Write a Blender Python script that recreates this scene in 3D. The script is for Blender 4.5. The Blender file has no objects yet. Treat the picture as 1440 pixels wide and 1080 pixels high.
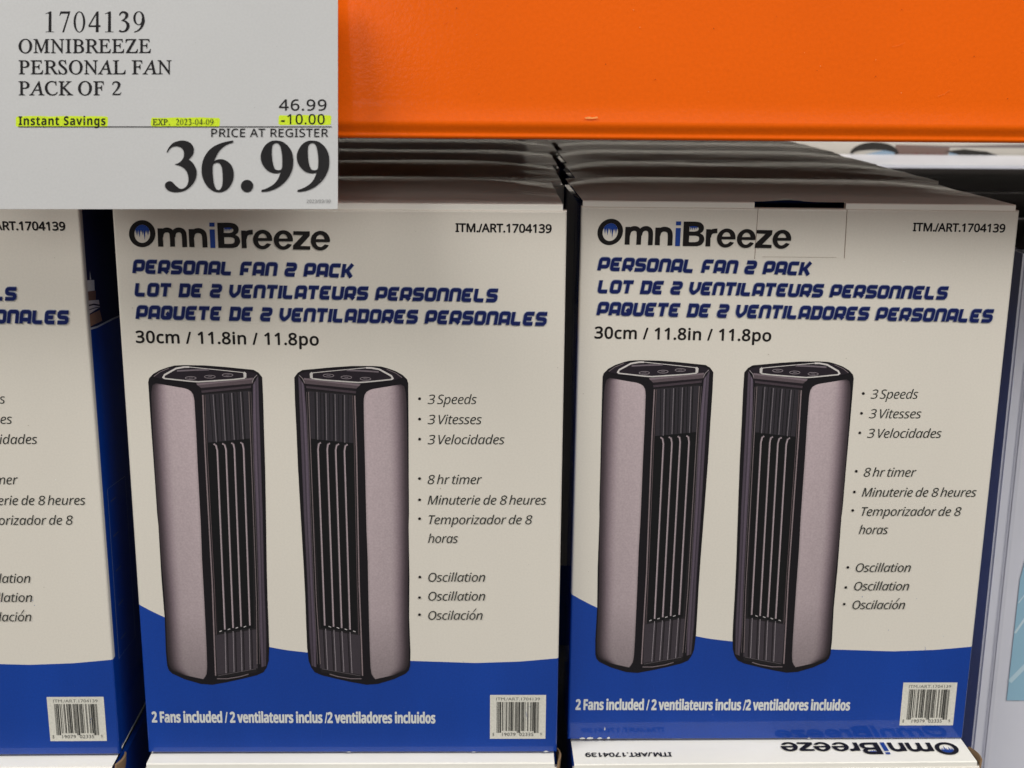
import bpy, bmesh, math, random
from mathutils import Vector, Matrix
from mathutils.geometry import tessellate_polygon
R = math.radians
scene = bpy.context.scene
col = scene.collection
ZC = 0.7365                     # eye height above the floor

# ---------------------------------------------------------------- camera
cam_data = bpy.data.cameras.new('camera')
cam = bpy.data.objects.new('camera', cam_data); col.objects.link(cam)
cam_data.sensor_width = 36.0; cam_data.lens = 44.886
cam_data.clip_start = 0.02; cam_data.clip_end = 200
CAM_ROT = (Matrix.Rotation(math.pi/2 - 0.24418, 3, 'X') @ Matrix.Rotation(0.00749, 3, 'Z')).to_euler()
cam.location = (0, 0, ZC); cam.rotation_euler = CAM_ROT
cam_data.dof.use_dof = True; cam_data.dof.focus_distance = 0.715; cam_data.dof.aperture_fstop = 16
scene.camera = cam

# ---------------------------------------------------------------- world, lamps and added fills (indoor store light)
w = bpy.data.worlds.new('World'); scene.world = w; w.use_nodes = True
bg = w.node_tree.nodes['Background']
bg.inputs[0].default_value = (0.62, 0.66, 0.72, 1); bg.inputs[1].default_value = 0.045
scene.view_settings.view_transform = 'Standard'; scene.view_settings.look = 'None'
scene.view_settings.exposure = 0.07; scene.view_settings.gamma = 1.0
def area(name, loc, target, sx, sy, power, color):
    l = bpy.data.lights.new(name, 'AREA'); l.shape = 'RECTANGLE'; l.size = sx; l.size_y = sy
    l.energy = power; l.color = color
    o = bpy.data.objects.new(name, l); col.objects.link(o); o.location = loc
    o.rotation_euler = (Vector(target) - Vector(loc)).to_track_quat('-Z', 'Y').to_euler()
    return o
area('ceiling_lamp', (-2.3, -1.25, 3.2), (0.0, 0.72, 0.55), 2.2, 1.2, 95, (1.0, 0.985, 0.95))
area('ceiling_lamp', (1.9, -1.25, 3.2), (0.0, 0.72, 0.55), 2.2, 1.2, 90, (1.0, 0.985, 0.95))
area('front_fill', (0.6, -4.7, 2.4), (0, 0.7, 0.6), 3.0, 1.6, 50, (1.0, 0.98, 0.945))  # unseen fill added to even the light on the box fronts
area('aisle_lamp', (-2.1, -13.0, 1.75), (0, 0.7, 0.8), 1.6, 0.3, 60, (1.0, 0.96, 0.90))
area('display_fill', (0.9, 1.45, 3.0), (0.6, 1.72, 0.6), 1.6, 0.3, 24, (1.0, 0.96, 0.9))  # unseen lamp added above the rack to brighten the display carton

# ---------------------------------------------------------------- materials
def mat(name, color, rough=0.5, coat=0.0, coat_rough=0.08, metal=0.0, bump=0.0, bump_scale=40.0, mottling=0.0, mott_scale=25.0, attr=False, spec=0.5, stretch=(1,1,1), fine=0.0, fine_scale=900):
    m = bpy.data.materials.new(name); m.use_nodes = True
    nt = m.node_tree; p = nt.nodes['Principled BSDF']
    p.inputs['Roughness'].default_value = rough; p.inputs['Metallic'].default_value = metal
    p.inputs['Coat Weight'].default_value = coat; p.inputs['Coat Roughness'].default_value = coat_rough
    p.inputs['Specular IOR Level'].default_value = spec*.5
    tc = nt.nodes.new('ShaderNodeTexCoord'); mp = nt.nodes.new('ShaderNodeMapping'); mp.inputs['Scale'].default_value = stretch
    nt.links.new(tc.outputs['Object'], mp.inputs['Vector'])
    if attr:
        a = nt.nodes.new('ShaderNodeAttribute'); a.attribute_name = 'ink'; src = a.outputs['Color']
    else:
        rgb = nt.nodes.new('ShaderNodeRGB'); rgb.outputs[0].default_value = (*color, 1); src = rgb.outputs[0]
    if mottling > 0:
        n = nt.nodes.new('ShaderNodeTexNoise'); n.inputs['Scale'].default_value = mott_scale; n.inputs['Detail'].default_value = 5
        nt.links.new(mp.outputs[0], n.inputs['Vector'])
        mr = nt.nodes.new('ShaderNodeMapRange'); mr.inputs[1].default_value = 0.3; mr.inputs[2].default_value = 0.7
        mr.inputs[3].default_value = 1 - mottling; mr.inputs[4].default_value = 1 + mottling
        nt.links.new(n.outputs[0], mr.inputs[0])
        mx = nt.nodes.new('ShaderNodeVectorMath'); mx.operation = 'SCALE'
        nt.links.new(src, mx.inputs[0]); nt.links.new(mr.outputs[0], mx.inputs['Scale']); src = mx.outputs[0]
    if fine > 0:
        n = nt.nodes.new('ShaderNodeTexNoise'); n.inputs['Scale'].default_value = fine_scale; n.inputs['Detail'].default_value = 2
        nt.links.new(tc.outputs['Object'], n.inputs['Vector'])
        mr = nt.nodes.new('ShaderNodeMapRange'); mr.inputs[1].default_value = 0.25; mr.inputs[2].default_value = 0.75
        mr.inputs[3].default_value = 1 - fine; mr.inputs[4].default_value = 1 + fine
        nt.links.new(n.outputs[0], mr.inputs[0])
        mx = nt.nodes.new('ShaderNodeVectorMath'); mx.operation = 'SCALE'
        nt.links.new(src, mx.inputs[0]); nt.links.new(mr.outputs[0], mx.inputs['Scale']); src = mx.outputs[0]
    nt.links.new(src, p.inputs['Base Color'])
    if bump > 0:
        n = nt.nodes.new('ShaderNodeTexNoise'); n.inputs['Scale'].default_value = bump_scale; n.inputs['Detail'].default_value = 3
        nt.links.new(mp.outputs[0], n.inputs['Vector'])
        b = nt.nodes.new('ShaderNodeBump'); b.inputs['Strength'].default_value = 1.0; b.inputs['Distance'].default_value = bump
        nt.links.new(n.outputs[0], b.inputs['Height'])
        nt.links.new(b.outputs[0], p.inputs['Normal']); nt.links.new(b.outputs[0], p.inputs['Coat Normal'])
    return m
STR = (1.0, 1.0, 0.25)
M = {}
M['white'] = mat('white_coated_board', (0.70, 0.655, 0.580), .55, .55, .07, bump=.00022, bump_scale=38, stretch=STR, mottling=.018, mott_scale=14, fine=.03)
M['blue'] = mat('blue_printed_board', (0.0015, 0.043, 0.300), .5, .75, .06, bump=.00022, bump_scale=38, stretch=STR, mottling=.10, mott_scale=20, fine=.10)
M['ink'] = mat('printed_ink', (0, 0, 0), .7, .32, .07, spec=.4, attr=True, bump=.00022, bump_scale=38, stretch=STR, fine=.10)
M['navy'] = mat('navy_photo_print', (0.010, 0.014, 0.055), .5, .6, .07, mottling=.4, mott_scale=30, bump=.0002)
M['lid'] = mat('white_lid_board', (0.87, 0.845, 0.775), .65, .17, .12, spec=.25, bump=.0008, bump_scale=30, stretch=(0.6, 1.0, 1), mottling=.03)
M['kraft'] = mat('kraft_board', (0.30, 0.19, 0.10), .85, mottling=.2, bump=.0003, bump_scale=200)
M['orange'] = mat('orange_paint', (0.83, 0.118, 0.0), .5, .05, .12, bump=.00007, bump_scale=520, mottling=.03, mott_scale=9, fine=.035, fine_scale=500, spec=.22)
M['dark_board'] = mat('brown_bounce_wood', (0.15, 0.070, 0.038), .85, mottling=.3, bump=.001)  # brown picked so its bounce and reflection warm the lids below
M['card'] = mat('sign_card', (0.47, 0.467, 0.465), .45, .25, .2, bump=.00008, bump_scale=160, mottling=.012, mott_scale=18, fine=.03)
M['signink'] = mat('sign_ink', (0, 0, 0), .7, .08, .15, spec=.3, attr=True, fine=.12)
M['metal'] = mat('dark_clip_metal', (0.08, 0.08, 0.085), .4, metal=.8)
M['carton'] = mat('pale_lilac_board', (0.74, 0.74, 0.80), .45, .4, .12, mottling=.05, mott_scale=9, bump=.0002)
M['cartonink'] = mat('carton_ink', (0, 0, 0), .45, .4, .1, attr=True, mottling=.05, mott_scale=12)
M['shade_lid'] = mat('shade_dark_lid', (0.014, 0.010, 0.010), .8, .0, .12, spec=.12, bump=.0006, bump_scale=15)  # near-black stands in for dark reflection and shade on the carton lids
M['concrete'] = mat('grey_concrete', (0.10, 0.097, 0.09), .6, bump=.0004, mottling=.15, mott_scale=4)

# ---------------------------------------------------------------- helpers
def tag(o, label=None, cat=None, group=None, kind=None):
    if label: o['label'] = label
    if cat: o['category'] = cat
    if group: o['group'] = group
    if kind: o['kind'] = kind
    return o
def empty(name, loc, rot=(0,0,0)):
    o = bpy.data.objects.new(name, None); col.objects.link(o); o.location = loc; o.rotation_euler = rot
    o.empty_display_size = .05; return o
def link(name, me, parent=None, mats=()):
    for m in mats: me.materials.append(m)
    o = bpy.data.objects.new(name, me); col.objects.link(o)
    if parent: o.parent = parent
    return o
def mesh(name, V, F, mats, parent=None, mi=None, smooth=False):
    me = bpy.data.meshes.new(name); me.from_pydata(V, [], F)
    o = link(name, me, parent, mats)
    if mi: me.polygons.foreach_set('material_index', mi)
    if smooth: me.polygons.foreach_set('use_smooth', [True]*len(me.polygons))
    bm = bmesh.new(); bm.from_mesh(me); bmesh.ops.recalc_face_normals(bm, faces=bm.faces); bm.to_mesh(me); bm.free()
    return o
def box_data(x0, x1, y0, y1, z0, z1):
    V = [(x, y, z) for x in (x0, x1) for y in (y0, y1) for z in (z0, z1)]
    return V, [(0,1,3,2),(4,6,7,5),(0,4,5,1),(2,3,7,6),(0,2,6,4),(1,5,7,3)]
def block(name, dims, m, parent=None, bevel=0.0):
    V, F = box_data(*dims); o = mesh(name, V, F, [m], parent)
    if bevel:
        bm = bmesh.new(); bm.from_mesh(o.data)
        bmesh.ops.bevel(bm, geom=bm.edges[:], offset=bevel, segments=2, affect='EDGES'); bm.to_mesh(o.data); bm.free()
    return o

class Print:
    """flat print on a surface, collected in millimetres (x right, y up); each layer a hair above the last"""
    def __init__(s, step=.02): s.V = []; s.F = []; s.C = []; s.k = 0; s.step = step
    def add(s, pts, faces, color):
        b = len(s.V); z = .15 + s.k*s.step; s.k += 1
        s.V += [(p[0], p[1], z) for p in pts]; s.C += [color]*len(pts) if isinstance(color[0], float) else color
        s.F += [tuple(i+b for i in f) for f in faces]
    def poly(s, color, pts, holes=()):
        loops = [[Vector((x, y, 0)) for x, y in pts]] + [[Vector((x, y, 0)) for x, y in h] for h in holes]
        flat = [p for l in loops for p in l]
        s.add([(p.x, p.y) for p in flat], [tuple(t) for t in tessellate_polygon(loops)], color)
    def line(s, color, P, wd, cap=False):
        L = []; n = len(P)
        for i in range(n):
            a = P[max(i-1, 0)]; b = P[min(i+1, n-1)]
            dx, dy = b[0]-a[0], b[1]-a[1]; l = math.hypot(dx, dy) or 1
            k = wd/2
            if 0 < i < n-1:
                u = Vector((P[i][0]-a[0], P[i][1]-a[1])); v = Vector((b[0]-P[i][0], b[1]-P[i][1]))
                if u.length > 1e-9 and v.length > 1e-9:
                    c = max(.5, math.cos(u.angle(v)/2)); k = wd/2/c
            L.append((P[i][0]-dy/l*k, P[i][1]+dx/l*k)); L.append((P[i][0]+dy/l*k, P[i][1]-dx/l*k))
        s.add(L, [(2*i, 2*i+1, 2*i+3, 2*i+2) for i in range(n-1)], color)
    def rect(s, color, x0, y0, x1, y1): s.add([(x0,y0),(x1,y0),(x1,y1),(x0,y1)], [(0,1,2,3)], color)
    def strip(s, Lp, Rp, cols, fn):
        """band between two outlines; fn(s across 0-1, t down 0-1) gives the printed colour"""
        def resample(P, n):
            d = [0]
            for a, b in zip(P, P[1:]): d.append(d[-1]+math.hypot(b[0]-a[0], b[1]-a[1]))
            out = []; j = 0
            for i in range(n):
                # dense at the two rounded ends
                t = i/(n-1); x = d[-1]*t
                while j < len(P)-2 and d[j+1] < x: j += 1
                f = (x-d[j])/(d[j+1]-d[j]+1e-9); out.append((P[j][0]+(P[j+1][0]-P[j][0])*f, P[j][1]+(P[j+1][1]-P[j][1])*f))
            return out
        n = 90; A = resample(Lp, n); B = resample(Rp, n); V = []; C = []
        for i in range(n):
            for j in range(cols+1):
                f = j/cols; V.append((A[i][0]*(1-f)+B[i][0]*f, A[i][1]*(1-f)+B[i][1]*f)); C.append(fn(f, i/(n-1)))
        s.add(V, [(i*(cols+1)+j, i*(cols+1)+j+1, (i+1)*(cols+1)+j+1, (i+1)*(cols+1)+j) for i in range(n-1) for j in range(cols)], C)
    def build(s, name, parent, m, to=lambda x, y, z: (x/1000 - W/2, -z/1000, y/1000), flip=False):
        me = bpy.data.meshes.new(name); me.from_pydata([to(*v) for v in s.V], [], s.F)
        a = me.color_attributes.new('ink', 'FLOAT_COLOR', 'POINT')
        flat = []
        for c in s.C: flat += [c[0], c[1], c[2], 1.0]
        a.data.foreach_set('color', flat)
        return link(name, me, parent, [m])

# lettering: built-in Blender font, its mathematical alphabets give the serif, bold and italic cuts
MAPS = {'plain': (0,0,0), 'serif': (0x1D400,0x1D41A,0x1D7CE), 'sans': (0x1D5A0,0x1D5BA,0x1D7E2), 'bold': (0x1D5D4,0x1D5EE,0x1D7EC), 'ital': (0x1D608,0x1D622,0x1D7E2), 'roman': (0x1D434,0,0)}
def remap(t, style):
    U, L, D = MAPS[style]; r = ''
    for ch in t:
        if 'A' <= ch <= 'Z' and U: r += chr(U+ord(ch)-65)
        elif 'a' <= ch <= 'z' and L: r += chr(L+ord(ch)-97)
        elif '0' <= ch <= '9' and D: r += chr(D+ord(ch)-48)
        else: r += ch
    return r
_glyph_cache = {}
def text_shape(t, style, offset=0.0, spacing=1.0, word=1.0):
    key = (t, style, offset, spacing, word)
    if key in _glyph_cache: return _glyph_cache[key]
    fc = bpy.data.curves.new('letters', 'FONT'); fc.body = remap(t, style); fc.size = 1.0; fc.offset = offset
    fc.space_character = spacing; fc.space_word = word; fc.resolution_u = 5; fc.fill_mode = 'FRONT'
    o = bpy.data.objects.new('letters', fc); col.objects.link(o)
    bpy.context.view_layer.update()
    dg = bpy.context.evaluated_depsgraph_get(); me = o.evaluated_get(dg).to_mesh()
    V = [(v.co.x, v.co.y) for v in me.vertices]; F = [tuple(p.vertices) for p in me.polygons]
    o.evaluated_get(dg).to_mesh_clear()
    bpy.data.objects.remove(o); bpy.data.curves.remove(fc)
    _glyph_cache[key] = (V, F); return V, F
_caps = {}
def cap_height(style, offset):
    if (style, offset) not in _caps:
        V, F = text_shape('H', style, offset); _caps[(style, offset)] = (min(v[1] for v in V), max(v[1] for v in V))
    return _caps[(style, offset)]
def put_text(pr, t, style, color, x0, y0, x1, y1, cap, slant=0.0, offset=0.0, spacing=1.0, word=1.0, bold=0.0, shear=0.0):
    """letters whose ink runs from (x0,y0) to (x1,y1) along the baseline, cap height cap"""
    V, F = text_shape(t, style, offset, spacing, word); lo, hi = cap_height(style, offset)
    sy = cap/(hi-lo)
    # slant is a fraction of height
    P = [(x+shear*(y-lo), (y-lo)*sy) for x, y in V]
    mn = min(p[0] for p in P); mx = max(p[0] for p in P)
    sx = (x1-x0-slant*cap)/(mx-mn); g = (y1-y0)/(x1-x0)
    out = []
    for x, y in P:
        X = x0+(x-mn)*sx+slant*y; out.append((X, y0+(X-x0)*g+y))
    pr.add(out, F, color)
    if bold:                                             # heavier cut: the ink spreads by 'bold' all round
        keep = pr.step, pr.k
        for a in range(8):
            pr.k = keep[1]+(a+1)*.08
            pr.add([(x+bold*math.cos(a*math.pi/4), y+bold*math.sin(a*math.pi/4)) for x, y in out], F, color)
        pr.k = keep[1]+1

# the squared italic display letters of the titles, as centre lines
h = .115
TECH = {
 'P': [[(h,0),(h,1-h),(.775,1-h),(.775,.3),(h,.3)]],
 'E': [[(.83,1-h),(h,1-h),(h,h),(.80,h)], [(h,.5),(.66,.5)]],
 'R': [[(h,0),(h,1-h),(.775,1-h),(.775,.33),(h,.33)], [(.46,.33),(.80,.06)]],
 'S': [[(.86,1-h),(h,1-h),(h,.52),(.775,.48),(.775,h),(.02,h)]],
 'O': [[(.44,1-h),(h,1-h),(h,h),(.775,h),(.775,1-h),(.44,1-h)]],
 'Q': [[(.44,1-h),(h,1-h),(h,h),(.775,h),(.775,1-h),(.44,1-h)], [(.42,.50),(.56,.40),(.62,.1)]],
 'N': [[(h,0),(h,1-h),(.775,1-h),(.775,0)]],
 'A': [[(h,0),(h,1-h),(.775,1-h),(.775,0)], [(h,.3),(.775,.3)]],
 'L': [[(h,1),(h,h),(.80,h)]],
 'F': [[(h,0),(h,1-h),(.83,1-h)], [(h,.40),(.62,.40)]],
 '2': [[(.05,1-h),(.775,1-h),(.775,.5),(h,.5),(h,h),(.82,h)]],
 'C': [[(.84,1-h),(h,1-h),(h,h),(.80,h)]],
 'K': [[(h,0),(h,1)], [(h,.45),(.40,.48),(.78,1)], [(.40,.50),(.80,0)]],
 'T': [[(.0,1-h),(.86,1-h)], [(.43,1-h),(.43,0)]],
 'D': [[(.0,h),(.72,h),(.775,.2),(.775,.8),(.72,1-h),(.0,1-h)], [(.16,h),(.16,1-h)]],
 'V': [[(h,1),(h,.36),(.40,.09),(.775,.42),(.775,1)]],
 'I': [[(h,0),(h,1)]],
 'U': [[(h,1),(h,h),(.775,h),(.775,1)]],
}
WID = {'I': .23, ' ': .42}
def round_corners(P, r=.16):
    if len(P) < 3: return list(P)
    closed = P[0] == P[-1]; out = [P[0]]
    for i in range(1, len(P)-1):
        a, b, c = (Vector(q) for q in P[i-1:i+2])
        u = (a-b); v = (c-b); rr = min(r, u.length*.48, v.length*.48)
        p = b+u.normalized()*rr; q = b+v.normalized()*rr
        for k in range(4):
            t = k/3; out.append(tuple((1-t)**2*p + 2*t*(1-t)*b + t*t*q))
    out.append(P[-1]); return out
def put_tech(pr, t, x0, y0, x1, y1, cap, slant, color, wd=.235):
    adv = []; x = 0
    for ch in t: adv.append(x); x += WID.get(ch, .89)+.125
    total = x-.125; sx = (x1-x0-slant*cap)/total; g = (y1-y0)/(x1-x0)
    for ch, ax in zip(t, adv):
        for S in TECH.get(ch, ()):
            P = round_corners(S)
            # widen in letter space, then scale and slant
            q = Print(); q.line(color, P, wd)
            out = []
            for X, Y, _ in q.V:
                xx = x0+(ax+X)*sx+slant*Y*cap; out.append((xx, y0+(xx-x0)*g+Y*cap))
            pr.add(out, q.F, color)

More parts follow.
